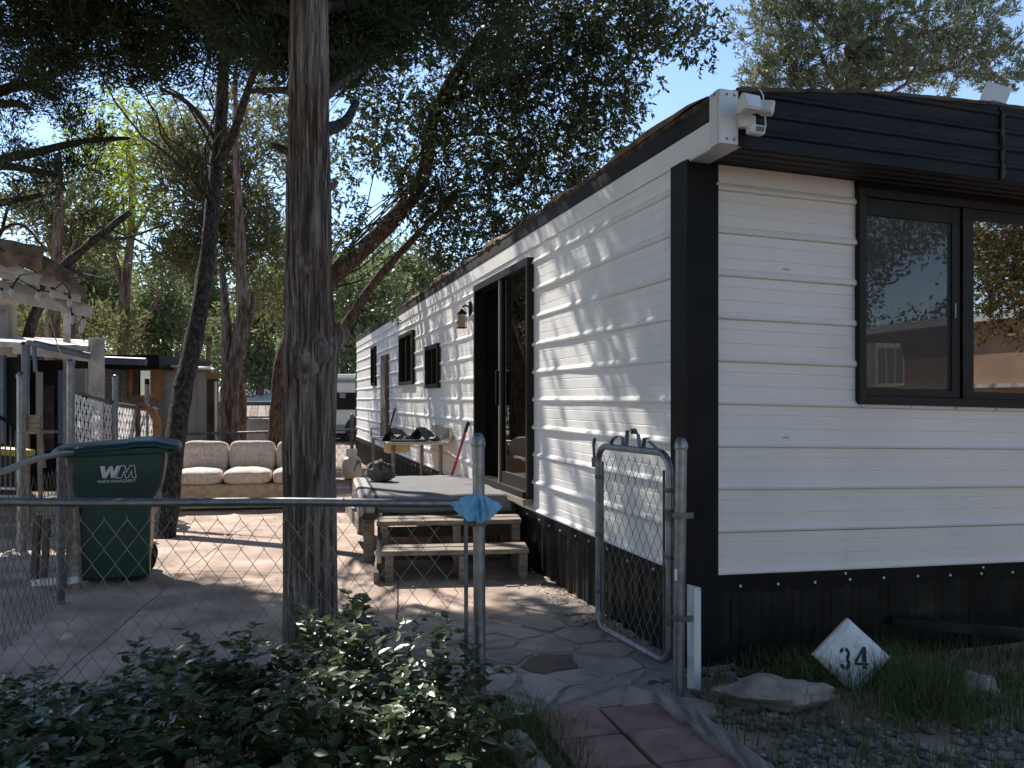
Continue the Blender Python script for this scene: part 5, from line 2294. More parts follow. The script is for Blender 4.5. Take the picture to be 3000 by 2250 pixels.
for c, r, n_ in jc + hi:
    a = Vector(((905 - 1500) / F * TB, TB, min(6.5, max(2.9, c[2] - .5))))
    b.tube(bend(a, c, 7, .10, rnd.uniform(0, 99), .06), [.035 * (1 - .85 * i / 7) for i in range(8)], 5, cap=False)
tag(b.build('boughs', m_bark_dark, jt, fix=False), kind='stuff')
twigs(jt, tufts, m_bark_dark, .008, .5)

# --- leaning dark trunk --------------------------------------------------------------------------------
lt_d = 7.9
lp = [(478, 1600), (482, 1560), (500, 1420), (512, 1300), (532, 1150), (560, 1050), (585, 900), (608, 760), (622, 600), (637, 470), (648, 330), (655, 200), (664, 60), (672, -120), (690, -500)]
lt = tree('leaning_tree', 'dark slender tree leaning right behind the waste bin', 'tree', G(478, 1590), [P(x, y, lt_d + .002 * (1560 - y)) for x, y in lp], .118, .06, m_bark_dark,
          [([P(640, 480, 8.1), P(690, 380, 8.0), P(720, 280, 7.8), P(750, 200, 7.6), P(800, 130, 7.4)], .055, .02),
           ([P(640, 420, 10.2), P(560, 300, 9.6), P(470, 260, 9.0)], .04, .015)],
          [(P(150, 60, 7.6), (.62, .5, .42), 88), (P(330, 90, 7.4), (.62, .5, .42), 92), (P(500, 40, 7.6), (.5, .5, .35), 66), (P(230, -90, 7.8), (.8, .6, .4), 70), (P(440, 205, 7.8), (.34, .4, .2), 26), (P(120, 180, 7.4), (.3, .3, .16), 18),
           (P(620, 150, 8.0), (.45, .5, .40), 36), (P(760, 160, 8.2), (.4, .5, .35), 30), (P(700, -80, 8.0), (.7, .7, .4), 60)],
          'jun', m_jun, dens=2.9, twr=.008, rb=.45)
V2, _ = foliage([((-3.2, 7.6, 5.6), (1.9, 1.7, 1.0), 230), ((-3.0, 8.4, 7.2), (2.2, 1.9, 1.3), 230), ((-4.6, 7.6, 6.0), (1.4, 1.6, 1.0), 110), ((-1.8, 7.4, 5.2), (1.0, 1.2, .7), 60), ((-2.4, 6.5, 4.6), (1.2, .9, .5), 60), ((-4.6, 6.4, 5.0), (1.5, 1.2, .7), 120), ((-6.2, 10.8, 7.6), (2.0, 1.7, 1.0), 230), ((-4.6, 9.6, 7.0), (1.4, 1.3, .8), 110)], 'shade', 4.5)  # unseen upper clumps placed to shade the foreground
crown_mesh(V2, m_jun, lt)

# --- live oak behind the big trunk ----------------------------------------------------------------------
od = 11.6
oak = tree('oak_tree', 'spreading live oak whose reddish limb rises right from behind the big juniper', 'tree', G(822, 1175 + CH * F / od), [P(822, 1175 + CH * F / od, od), P(820, 1250, od), P(826, 1130, od), P(835, 1040, od), P(870, 950, od), P(905, 860, od)],
           .17, .12, m_bark_red,
           [([P(880, 930, od), P(950, 830, od), P(1020, 770, od), P(1110, 690, od), P(1190, 600, od - .1), P(1240, 530, od - .2), P(1255, 440, od - .3), P(1270, 330, od - .4), P(1330, 220, od - .6), P(1420, 100, od - .8)], .155, .07),
            ([P(900, 1100, od), P(985, 1000, od), P(1045, 900, od), P(1110, 810, od), P(1190, 720, od), P(1260, 650, od), P(1340, 560, od)], .095, .03),
            ([P(1190, 600, od), P(1165, 540, od), P(1200, 470, od)], .05, .03),
            ([P(1265, 420, od), P(1360, 390, od), P(1480, 395, od)], .04, .015),
            ([P(1300, 300, od - .5), P(1480, 240, od - .6), P(1640, 180, od - .8), P(1800, 120, od - 1)], .05, .015),
            ([P(870, 950, od), P(860, 700, od), P(900, 450, od), P(960, 250, od)], .10, .03)],
           [(P(1120, 300, 11.0), (.9, .8, .75), 60), (P(1400, 260, 11.2), (1.0, .9, .85), 95), (P(1620, 200, 11.0), (.85, .8, .8), 80), (P(1800, 90, 10.6), (.7, .7, .6), 46), (P(1960, 20, 10.2), (.55, .6, .32), 20), (P(2060, 60, 10.0), (.22, .4, .28), 6),
            (P(1300, 520, 11.6), (1.0, .8, .75), 84), (P(1560, 460, 11.5), (.95, .8, .75), 84), (P(1740, 330, 11.2), (.55, .6, .60), 34), (P(1080, 660, 11.6), (.8, .8, .60), 54), (P(1330, 760, 12.0), (.8, .7, .50), 48), (P(1180, 830, 12.2), (.55, .6, .4), 26),
            (P(1500, 640, 12.0), (.7, .6, .4), 34), (P(1700, 500, 11.4), (.32, .5, .30), 12), (P(1840, 260, 10.8), (.24, .4, .45), 9), (P(1000, 430, 11.2), (.6, .7, .6), 34), (P(1500, 20, 11.0), (1.2, .9, .6), 80), (P(1780, -60, 10.6), (1.0, .9, .5), 50), (P(1150, 20, 11.0), (.9, .9, .6), 40), (P(1000, 850, 12.4), (.5, .5, .4), 16),
            (P(980, 600, 12.4), (.5, .6, .6), 22)],
           'oak', m_oak, dens=2.3, twf=.15, twr=.006, rb=.2)


# --- other trees ----------------------------------------------------------------------------------------
def bgtree(name, label, px, d, trunk_px, r0, r1, bark, limbs, clusters, kind, mat, dens=1.0, twf=.25, twr=.016, cat='tree', group=None):
    y0 = HZ + CH * F / d
    pts = [P(x, y, d) for x, y in [(px, y0 + 5)] + trunk_px]
    return tree(name, label, cat, G(px, y0), pts, r0, r1, bark, [([P(x, y, d + dz) for x, y, dz in L_], a, c_) for L_, a, c_ in limbs],
                [(P(x, y, d + dz), r, n) for x, y, dz, r, n in clusters], kind, mat, group, dens, True, 10, twf, twr)


bgtree('juniper_tree', 'reddish twin-trunk juniper beyond the sofa', 672, 16.5, [(672, 1300), (668, 1150), (690, 1060), (705, 980), (712, 900), (705, 760), (700, 600), (690, 450), (690, 200)], .24, .03, m_bark_brown,
       [([(668, 1120, 0), (665, 1000, 0), (660, 900, .1), (650, 780, .3)], .14, .06), ([(695, 1040, 0), (720, 980, 0), (738, 920, 0), (745, 860, .2)], .10, .05), ([(700, 1290, 1), (706, 1180, .7), (690, 1080, .3)], .15, .13)],
       [(560, 560, 1, (1.1, 1, .8), 60), (720, 520, 1.5, (1.2, 1, .9), 70), (640, 700, 1.5, (1.2, 1, .7), 60), (760, 720, 2, (.8, 1, .8), 44), (540, 760, 1.2, (.6, .8, .5), 26), (790, 880, 2, (.4, .8, .5), 20), (680, 340, 1, (1.3, 1.2, .9), 56), (840, 400, 2, (.9, 1, .9), 40), (500, 430, 1, (.6, .8, .6), 22)],
       'junfar', m_jun_olive, 3.2)
bgtree('oak_tree', 'bright green oak lit from behind, above the shed and left of the leaning trunk', 362, 20, [(360, 1180), (362, 1000), (365, 860), (372, 790), (385, 690), (388, 560), (372, 420)], .19, .05, m_bark_brown,
       [([(365, 860, 0), (345, 790, 0), (325, 720, 0), (310, 600, .3)], .11, .04), ([(388, 690, 0), (440, 600, .2), (480, 520, .4)], .07, .02), ([(385, 1030, .3), (430, 930, .2), (470, 860, .3), (480, 820, .3)], .07, .03)],
       [(330, 500, 0, (1.2, 1, .9), 60), (420, 420, .5, (1.1, 1, .9), 60), (300, 650, 0, (.9, .8, .6), 36), (430, 590, .5, (.9, .8, .7), 40), (520, 380, .5, (.8, .8, .9), 34), (380, 290, .5, (1.2, 1, .7), 44), (560, 480, .5, (.6, .8, .7), 20), (250, 380, 0, (.7, .8, .6), 20), (340, 560, -2.5, (.9, .8, .8), 46), (310, 420, -3, (.8, .8, .7), 36), (400, 330, -3, (.8, .7, .6), 30), (270, 640, -2, (.6, .7, .5), 22)],
       'oakbig', m_oak_light, 3.6, .2)
bgtree('juniper_tree', 'juniper with paired dark red trunks rising behind the patio cover', 160, 15.5, [(155, 1200), (155, 1000), (158, 900), (165, 760), (175, 600), (170, 450)], .17, .06, m_bark_brown,
       [([(205, 1000, .6), (203, 900, .6), (205, 800, .5), (225, 700, .5)], .11, .06)],
       [(90, 640, 1, (.9, .8, .6), 24), (190, 600, 1, (.8, .8, .6), 24), (240, 720, 1.5, (.7, .8, .5), 26), (110, 960, 3, (.9, .8, .4), 24), (290, 960, 4, (.9, .8, .5), 26)],
       'junfar', m_jun_olive, 3.2)
# limbs of a tree standing left of the frame
lft = thing('juniper_tree', 'juniper left of the frame reaching dark gnarled limbs in at the upper left', 'tree', (-7.2, 9.0, 0))
limb(lft, [(-7.2, 9.0, -.05), (-7.1, 9.0, 2), (-7.0, 9.0, 4), (-7.1, 9.0, 6.5)], .22, .10, m_bark_dark, 10, 'trunk', .14)
for pts, a, c_ in (([(-7.1, 9, 3.5), P(-60, 290, 9), P(40, 250, 9), P(110, 255, 8.9), P(160, 290, 8.8)], .08, .035), ([(-7.05, 9, 3.7), P(-60, 310, 8.9), P(60, 300, 8.8), P(80, 320, 8.8)], .06, .03),
                   ([(-7.05, 9, 3.2), P(-30, 470, 9.2), P(100, 450, 9), P(200, 420, 8.9), P(300, 408, 8.8), P(380, 405, 8.8)], .07, .015), ([(-7.05, 9, 3.0), P(-30, 480, 8.8), P(60, 490, 8.7), P(170, 515, 8.6)], .075, .02),
                   ([(-7.05, 9, 2.6), P(-40, 600, 8.8), P(60, 585, 8.7), P(115, 572, 8.6)], .06, .025), ([(-7.0, 9, 4.3), P(-20, 100, 9), P(60, 85, 9), P(140, 110, 9)], .07, .02),
                   ([(-7.0, 9, 2.2), P(-20, 690, 9.2), P(60, 640, 9.2), P(140, 740, 9.2)], .03, .008), ([(-7.0, 9, 2.2), P(0, 720, 9.3), P(20, 600, 9.3), P(70, 560, 9.3)], .03, .008)):
    limb(lft, pts, a, c_, m_bark_dark, 8, 'branch', .2, rnd.uniform(0, 60))
V, tf = foliage([(P(60, 210, 9), (.5, .5, .22), 26), (P(130, 240, 8.9), (.4, .4, .2), 22), (P(180, 300, 8.8), (.35, .4, .22), 18), (P(30, 400, 9), (.35, .4, .2), 10), (P(230, 360, 8.8), (.25, .3, .2), 8), (P(170, 530, 8.7), (.45, .4, .2), 14), (P(80, 500, 8.8), (.4, .4, .25), 13),
                (P(230, 490, 8.7), (.3, .3, .18), 14), (P(40, 60, 9), (.4, .4, .3), 22), (P(290, 420, 8.8), (.25, .3, .12), 9), (P(100, 610, 8.8), (.3, .3, .14), 10), (P(20, 300, 9), (.3, .3, .2), 10)], 'jun', 2.0)
V = np.concatenate([V, foliage([((-6.3, 8.6, 6.6), (2.2, 1.8, 1.3), 260), ((-6.4, 7.4, 5.6), (1.6, 1.4, .9), 150), ((-8.2, 9.2, 6.2), (1.8, 1.8, 1.3), 120)], 'shade', 4.5)[0]])  # out-of-view clumps added in the sun path to shade the left yard
crown_mesh(V, m_jun, lft)
twigs(lft, tf, m_bark_dark, .010, .5)
# bare leaning limb above the patio cover roof
snag = thing('dead_tree', 'bare dark dead trunk slanting up right over the patio cover', 'tree', tuple(G(20, HZ + CH * F / 11)))
limb(snag, [P(20, HZ + CH * F / 11, 11), P(70, 1000, 11), P(140, 830, 11), P(183, 780, 11), P(250, 726, 11), P(320, 670, 11), P(384, 620, 11)], .085, .038, m_bark_dark, 9, 'trunk', .3)
limb(snag, [P(183, 782, 11), P(240, 805, 10.9), P(285, 815, 10.8), P(320, 818, 10.8)], .035, .02, m_bark_dark, 7, 'branch', .3)
limb(snag, [P(260, 690, 11), P(330, 705, 10.9), P(400, 690, 10.8), P(520, 640, 10.6)], .025, .008, m_bark_dark, 6, 'branch', .3)
limb(snag, [P(300, 665, 11), P(400, 700, 10.9), P(500, 760, 10.8)], .018, .006, m_bark_dark, 6, 'branch', .3)

# pine behind the mobile home
pd_ = 15.0
pine = bgtree('pine_tree', 'full pale green pine rising behind the mobile home roof', 2501, pd_, [(2501, 900), (2500, 300), (2500, 120), (2505, -60), (2500, -400)], .20, .09, m_bark_brown,
              [([(2501, 640, 0), (2420, 470, .2), (2350, 380, .3), (2345, 250, .2), (2300, 120, 0), (2270, 30, 0)], .09, .03), ([(2500, 300, 0), (2650, 180, 0), (2720, 60, 0)], .08, .02), ([(2500, 250, 0), (2700, 220, .2), (2830, 190, .2)], .06, .02), ([(2500, 330, 0), (2420, 200, 0), (2380, 100, 0)], .06, .02)],
              [(2240, 80, 0, (.55, .8, .65), 40), (2330, 20, 0, (.7, .8, .6), 52), (2440, 130, -.2, (.8, .8, .75), 80), (2290, 200, 0, (.65, .8, .45), 48), (2220, 245, 0, (.4, .6, .22), 18), (2560, 60, 0, (.8, .8, .75), 70), (2600, 200, 0, (.8, .8, .5), 60), (2720, 100, .2, (.75, .8, .7), 58),
               (2800, 190, .2, (.65, .8, .5), 44), (2860, 60, .2, (.6, .8, .55), 36), (2930, 170, .2, (.5, .7, .4), 28), (2960, 240, .2, (.4, .6, .18), 14), (2480, -60, 0, (1.6, .9, .5), 90), (2850, -60, 0, (.9, .8, .4), 36), (2440, 250, 0, (.9, .7, .25), 36)],
              'pine', m_pine, 3.8, .25, .010)

# more trees far behind
far_specs = [(760, 31, 690, 'round oak far beyond the sofa and the white mobile home', (760, 900), 'far', m_far), (880, 34, 600, 'far tree showing right of the big trunk', (920, 880), 'far', m_far),
             (1010, 30, 650, 'far tree above the motorhome roof', (1040, 960), 'far', m_far), (480, 33, 700, 'far tree between the sheds and the leaning trunk', (470, 940), 'far', m_far), (250, 30, 650, 'far tree behind the patio cover', (250, 880), 'far', m_far),
             (610, 38, 560, 'tall far tree behind the twin-trunk juniper', (620, 800), 'far', m_far), (60, 28, 620, 'far tree at the left edge behind the neighbour wall', (40, 900), 'far', m_far), (1180, 33, 650, 'far tree hidden mostly by the mobile home', (1180, 850), 'far', m_far)]
for i, (px, d, yt, lab, (cx0, cy0), kd, mt) in enumerate(far_specs):
    cls = []
    for k in range(9):
        cls.append((cx0 + rnd.uniform(-75, 75), cy0 + rnd.uniform(-170, 190), rnd.uniform(-1, 1), (rnd.uniform(.9, 1.5), 1.2, rnd.uniform(.7, 1.1)), 32))
    bgtree('broadleaf_tree', lab, px, d, [(px + 4, 1180), (px - 3, 1080), (px + 8, 950), (cx0, cy0 - 60)], .20, .06, m_bark_brown, [], cls, kd, mt, 2.6, .06, .02, group='far trees behind the yard')
# the wood beyond, too far to tell its trees apart
N = 5200
ang = rng.uniform(-1.0, .75, N)
dist = rng.uniform(48, 62, N)
base = np.column_stack([np.sin(ang) * dist, np.cos(ang) * dist, rng.random(N) ** .8 * (7.5 + 2.2 * np.sin(ang * 23) + 1.2 * np.sin(ang * 51))])
bb = np.repeat(base, 10, 0) + rng.normal(0, .55, (N * 10, 3))
s_ = rng.uniform(.6, 1.3, N * 10)
o = crown_mesh(leaf_quads(bb, unit(N * 10), .55 * s_, .28 * s_), m_far, None, 'woods')
tag(o, 'far green wood closing the view behind the houses', 'wood', kind='stuff')

# ------------------------------------------------------------------ neighbour's side, at the left
def pbox(b, px0, px1, py0, py1, d, dep):
    """box whose front face fills a rectangle of the photo at distance d"""
    a, c_ = P(px0, py1, d), P(px1, py0, d)
    b.box(((a.x + c_.x) / 2, d + dep / 2, (a.z + c_.z) / 2), (abs(c_.x - a.x), dep, abs(c_.z - a.z)))
    return b


m_cream = M('cream_wall', (.55, .50, .40), .8, var=.1, scale=4)
m_shed_grey = M('grey_shed_panel', (.36, .35, .34), .7, var=.15, scale=5, stretch=(1, 1, .3), dirt=(.22, .2, .18), dscale=3)
m_orange = M('orange_trim_wood', (.34, .15, .07), .7, var=.25, scale=9)
m_bluegrey = M('blue_grey_vinyl', (.11, .13, .18), .5, var=.2, scale=6)
m_boardwhite = M('old_white_board', (.50, .47, .44), .75, var=.15, scale=6, bump=.3, bscale=20, dirt=(.27, .23, .2), dscale=5, dlo=.5, dhi=.7)
m_bulb = M('frosted_bulb', (.48, .47, .44), .25, var=.05)
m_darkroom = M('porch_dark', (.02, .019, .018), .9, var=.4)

# patio cover with torn roofing
pcv = thing('patio_cover', 'old white patio cover with torn brown roofing at the left edge', 'patio cover', tuple(G(40, HZ + CH * F / 7.6)))
ed = [(-120, 690, 0), (60, 722, .0), (120, 740, .0), (122, 752, .1), (175, 782, .1), (200, 800, .1), (236, 850, .2), (250, 885, .2)]
b = MB()
for x, y, dz in ed:
    q = P(x, y + 8, 7.25 + dz)
    b.v += [tuple(q), tuple(P(x - 14, y - 6, 7.5 + dz)), tuple(P(x - 60, y - 14, 9.4 + dz))]
for i in range(len(ed) - 1):
    for k in range(2):
        a = i * 3 + k
        b.f.append((a, a + 1, a + 4, a + 3))
o = b.build('roofing', m_rooftop, pcv, fix=False)
s_ = o.modifiers.new('t', 'SOLIDIFY')
s_.thickness = .03
for (x0, y0, x1, y1, hgt, d0, d1, mat_) in ((-120, 745, 60, 785, .13, 7.15, 7.15, m_boardwhite), (48, 800, 115, 822, .11, 7.10, 7.12, m_boardwhite), (-120, 770, 62, 806, .12, 7.20, 7.22, m_boardwhite),
                                      (100, 805, 205, 838, .13, 7.22, 7.30, m_boardwhite), (110, 845, 236, 868, .11, 7.32, 7.38, m_boardwhite), (-130, 835, 268, 915, .10, 7.40, 7.48, m_boardwhite), (-130, 815, 250, 880, .10, 7.62, 7.66, m_boardwhite)):
    b = MB()
    b.beam(P(x0, y0, d0), P(x1, y1, d1), .035, hgt)
    b.build('fascia_board', mat_, pcv, bevel=.004)
for (x0, y0, x1, y1, hgt, d0) in ((-120, 722, 124, 760, .24, 7.02), (118, 772, 182, 806, .15, 7.06), (176, 812, 246, 862, .10, 7.12)):
    b = MB()                                 # torn roofing hanging over the front edge
    n = 9
    for i in range(n + 1):
        f = i / n
        q = P(x0 + (x1 - x0) * f, y0 + (y1 - y0) * f, d0)
        j = noise.noise(Vector((f * 6, x0, 1)))
        b.v += [tuple(q + Vector((0, .05, hgt * .5))), tuple(q + Vector((0, -.02 + .02 * j, 0))), tuple(q + Vector((0, .0, -hgt * (.42 + .25 * j))))]
    for i in range(n):
        for k in range(2):
            a = i * 3 + k
            b.f.append((a, a + 1, a + 4, a + 3))
    o = b.build('roofing', m_rooftop, pcv, fix=False)
    s_ = o.modifiers.new('t', 'SOLIDIFY')
    s_.thickness = .012
for (x, y, k) in ((-20, 800, 0), (60, 800, 0), (125, 835, 0), (195, 845, 0)):
    b = MB()
    q = P(x, y, 7.3)
    b.beam(q, P(x - 50, y + 10, 9.3), .04, .11)
    b.build('rafter', m_wood_dark, pcv)
b = MB()
b.beam(P(120, 850, 7.36), P(192, 912, 7.40), .04, .05)
b.build('brace', m_boardwhite, pcv)
for px, d in ((196, 9.8), (-60, 7.4)):
    b = MB()
    b.beam(G(px, HZ + CH * F / d), P(px, 905, d), .06, .06)
    b.build('post', m_boardwhite, pcv)
# string lights
sl_ = thing('string_lights', 'string of frosted bulbs looping along the patio cover', 'string lights', tuple(P(110, 840, 7.0)))
path = [(-40, 700), (25, 745), (45, 770), (110, 800), (60, 805), (32, 850), (50, 815), (110, 850), (150, 855), (184, 828), (202, 850), (205, 880), (212, 935), (215, 950), (242, 940), (246, 1000)]
cp = [P(x, y, 7.02) for x, y in path]
b = MB()
b.tube(cp, .006, 5)
b.build('cable', m_rubber, sl_, smooth=60)
for x, y in ((5, 862), (35, 856), (112, 866), (154, 860), (204, 886), (212, 935), (244, 945), (238, 962)):
    b = MB()
    q = P(x, y, 7.0)
    b.lathe(q, [(.013, .03), (.013, .055)], 8)
    so_ = b.build('socket', m_rubber, sl_, smooth=50)
    b = MB()
    b.lathe(q, [(.004, -.045), (.014, -.035), (.022, -.012), (.020, .010), (.012, .03)], 10)
    b.build('bulb', m_bulb, so_, smooth=60)
tag(b and thing('rope', 'thin yellow rope slanting down from the patio cover', 'rope', tuple(P(146, 929, 7.5))))
b = MB()
b.tube([P(146, 929, 7.5), P(165, 1000, 7.7), P(196, 1084, 8.0)], .005, 5)
b.build('cord', M('yellow_cord', (.45, .36, .16), .8), bpy.data.objects['rope'])

# neighbour's house wall with a shutter
nh = thing('neighbour_house', 'cream neighbour house wall with louvred shutter at the left edge', 'house', tuple(P(-150, HZ + CH * F / 10.5, 10.5)))
b = MB()
q = [P(-900, 1472, 10.5), P(50, 1472, 10.5), P(30, HZ + CH * F / 14, 14), P(-900, HZ + CH * F / 14, 14)]
b.hexa(q + [Vector((p.x, p.y, 2.66)) for p in q])
b.build('wall', m_cream, nh)
for k in range(22):
    b = MB()
    pbox(b, -40, 22, 893 + k * 4.4, 893 + k * 4.4 + 3.2, 10.45, .04)
    b.build('slat', m_boardwhite, nh)
b = MB()
q = [P(-900, 868, 10.3), P(54, 868, 10.3), P(40, 868, 13).lerp(P(40, 868, 13), 1), P(-900, 868, 13)]
q = [Vector((p.x, p.y, 2.665)) for p in q]
b.hexa(q + [p + Vector((0, 0, .10)) for p in q])
b.build('roof', m_boardwhite, nh)

# dark lean-to porch
lt_ = thing('lean_to', 'dark cluttered lean-to porch under a blue grey awning roller at the left', 'lean-to', tuple(G(170, HZ + CH * F / 9.6)))
b = MB()
pbox(b, -200, 262, 1055, 1440, 11.2, .05)
b.build('back_wall', m_darkroom, lt_)
b = MB()
q = [P(-200, 1005, 8.9), P(262, 1030, 8.9), P(285, 1010, 11.3), P(-200, 985, 11.3)]
b.hexa(q + [p + Vector((0, 0, .06)) for p in q])
b.build('roof', m_boardwhite, lt_)
b = MB()
b.beam(P(40, 1022, 8.8), P(260, 1046, 8.8), .03, .10)
b.build('fascia_board', m_boardwhite, lt_)
b = MB()
a, c_ = P(88, 1003, 8.6), P(262, 1043, 8.6)
dd_ = (c_ - a).normalized()
b.tube([a - dd_ * .03, a, a.lerp(c_, .5), c_, c_ + dd_ * .01], [.02, .036, .036, .036, .034], 12)
b.build('awning_roller', m_bluegrey, lt_, smooth=50)
b = MB()
b.beam(P(77, 1010, 8.62), P(72, 1250, 8.62), .06, .05)
b.beam(P(100, 1012, 8.62), P(104, 1090, 8.62), .03, .03)
b.build('awning_arm', m_bluegrey, lt_)
b = MB()
pbox(b, 258, 294, 990, 1190, 8.9, .10)
b.build('post', m_boardwhite, lt_, bevel=.004)
b = MB()
pbox(b, 62, 74, 1000, 1400, 8.9, .08)
b.build('post', m_boardwhite, lt_)
for i, (x0, x1, y0, y1, mat_) in enumerate(((105, 118, 1090, 1260, m_shed_grey), (170, 200, 1085, 1300, m_bluegrey), (0, 30, 1030, 1250, m_bluegrey), (212, 250, 1080, 1160, m_shed_grey), (125, 150, 1130, 1320, m_wood_dark), (-220, 60, 1046, 1450, m_darkroom), (-60, 10, 1040, 1300, m_bluegrey))):
    b = MB()
    pbox(b, x0, x1, y0, y1, (10.4 + i * .1) if i < 5 else 8.95 - .1 * (i - 5), .06)
    b.build('porch_panel', mat_, lt_)  # near-black sheet added to darken the left end of the porch; others are clutter

# shed with a brown framed window
sh = thing('window_shed', 'grey wooden shed with brown framed window left of the leaning trunk', 'shed', tuple(G(390, HZ + CH * F / 12)))
for k in range(9):
    b = MB()
    x0 = 292 + k * 21
    pbox(b, x0, x0 + 20, 1070, 1440, 12.0 + (k % 3) * .01, .04)
    b.build('wall_board', m_wood_grey, sh)
b = MB()
pbox(b, 296, 466, 1040, 1080, 11.6, 2.0)
b.build('roof', m_black, sh)
b = MB()
a, c_ = P(306, 1055, 11.4), P(428, 1060, 11.4)
b.tube([a, c_], .055, 10)
b.build('awning_roller', m_bluegrey, sh, smooth=50)
wf = MB()
for (x0, x1, y0, y1) in ((376, 386, 1078, 1166), (440, 472, 1078, 1166), (386, 440, 1078, 1084), (386, 440, 1158, 1166)):
    pbox(wf, x0, x1, y0, y1, 11.93, .06)
wf = wf.build('window', m_orange, sh)
b = MB()
pbox(b, 386, 440, 1084, 1158, 11.97, .012)
b.build('pane', m_glass_small, wf)
b = MB()
pbox(b, 384, 442, 1082, 1160, 11.985, .012)
b.build('backing', m_darkroom, wf)
# grey panelled shed
gs = thing('panel_shed', 'pale grey panelled shed with orange roof trim behind the leaning trunk', 'shed', tuple(G(540, HZ + CH * F / 12.4)))
for k in range(5):
    b = MB()
    x0 = 472 + k * 26.5
    pbox(b, x0, x0 + 25.6, 1088, 1460, 12.2 + (k % 2) * .008, .04)
    b.build('wall_panel', m_shed_grey, gs)
b = MB()
pbox(b, 606, 632, 1110, 1460, 12.25, .12)
b.build('side_wall', m_wood_dark, gs)
b = MB()
pbox(b, 468, 612, 1076, 1089, 12.1, .08)
b.build('roof_trim', m_orange, gs)
b = MB()
q = [P(604, 1094, 12.1), P(640, 1112, 12.1), P(632, 1110, 14.2), P(600, 1095, 14.2)]
b.hexa(q + [p + Vector((0, 0, .05)) for p in q])
b.build('roof_trim', m_orange, gs)
b = MB()
q = [P(466, 1072, 12.0), P(628, 1088, 12.0), P(620, 1075, 14.4), P(470, 1062, 14.4)]
b.hexa(q + [p + Vector((0, 0, .03)) for p in q])
b.build('roof', m_boardwhite, gs)
po = thing('metal_pole', 'thin white metal pole standing right of the grey panelled shed', 'pole', tuple(G(634, HZ + CH * F / 12.0)))
b = MB()
b.tube([G(634, HZ + CH * F / 12.0), P(632, 1118, 12.0)], .022, 8)
b.build('pole', m_whitemetal, po, smooth=50)

# white slatted chain-link fence
sf = thing('slatted_fence', 'chain-link fence woven with white slats behind the waste bin', 'fence', tuple(G(320, HZ + CH * F / 8.8)))
fp = [(206, 8.0, 1142), (270, 8.35, 1163), (337, 8.75, 1182), (400, 9.2, 1192), (462, 9.7, 1200)]
tops = [P(x, y, d) for x, d, y in fp]
b = MB()
b.tube(tops, .018, 8)
b.build('top_rail', m_galv_dull, sf, smooth=60)
slb = MB()
for (t0, t1) in zip(tops, tops[1:]):
    L_ = (t1 - t0).length
    n = int(L_ / .030)
    d_ = (t1 - t0).normalized()
    nn = Vector((-d_.y, d_.x, 0)).normalized()
    for k in range(n):
        q = t0.lerp(t1, (k + .5) / n)
        for j in range(11):                    # each slat weaves in and out of the wire
            za, zb = q.z - .03 - j * .082, q.z - .03 - (j + 1) * .082 + .005
            ow = .005 * (1 if (j + k) % 2 else -1)
            w_ = rnd.uniform(.012, .0145)
            sk = d_ * rnd.uniform(-.008, .008)
            slb.add([Vector((q.x, q.y, za)) - d_ * w_ + nn * ow, Vector((q.x, q.y, za)) + d_ * w_ + nn * ow, Vector((q.x, q.y, zb)) + d_ * w_ - nn * ow + sk, Vector((q.x, q.y, zb)) - d_ * w_ - nn * ow + sk], [(0, 1, 2, 3)])
o = slb.build('slats', m_slat, sf, fix=False)
tag(o, kind='stuff')
for (t0, t1) in zip(tops, tops[1:]):
    chain_link((t0.x, t0.y - .02, 0), (t1.x, t1.y - .02, 0), t0.z - .95, t0.z - .02, .09, .12, .0017, sf, m_wire, zslope=(t1.z - t0.z) / (t1 - t0).length)
for x, d, y, r in ((207, 7.95, 1062, .036), (337, 8.7, 1108, .030), (430, 9.45, 1126, .022), (300, 8.55, 1180, .016), (404, 9.15, 1190, .026)):
    q = P(x, y, d)
    post((q.x, q.y, 0), q.z, r, sf, m_galv if r != .026 else m_bark_brown, dome=r > .028)
tg_ = thing('curved_board', 'bent brown board curving down at the end of the slatted fence', 'board', tuple(P(455, 1290, 9.2)))
b = MB()
pts = [P(408, 1182, 9.3), P(428, 1190, 9.3), P(445, 1205, 9.3), P(458, 1228, 9.3), P(460, 1262, 9.3), P(456, 1300, 9.3)]
b.tube(pts, [.02, .035, .045, .05, .05, .045], 6)
b.build('board', m_orange, tg_, smooth=60)

# near side fence at the left with sagging mesh
nf = thing('side_fence', 'sagging chain-link side fence with tall galvanized post left of the waste bin', 'fence', (-2.9, 5.0, 0))
ra = [Vector((-2.45, 3.6, .955)), Vector((-2.56, 4.1, .955)), Vector((-2.70, 4.65, .985)), Vector((-2.86, 5.2, .975)), Vector((-3.15, 5.9, .93)), Vector((-3.95, 7.4, .96))]
b = MB()
b.tube(ra, .018, 10)
b.build('top_rail', m_galv, nf, smooth=60)
for a, c_ in zip(ra, ra[1:]):
    chain_link((a.x, a.y, 0), (c_.x, c_.y, 0), .05, .93, .088, .118, .0017, nf, m_wire_dark, wob=.02)
for x, y, zt, r in ((-4.30, 7.15, 1.53, .036), (-2.92, 5.28, .97, .024), (-2.50, 3.85, .95, .022), (-3.55, 6.65, .93, .022)):
    post((x, y, 0), zt, r, nf, m_galv if zt > 1 else m_galv_dull)

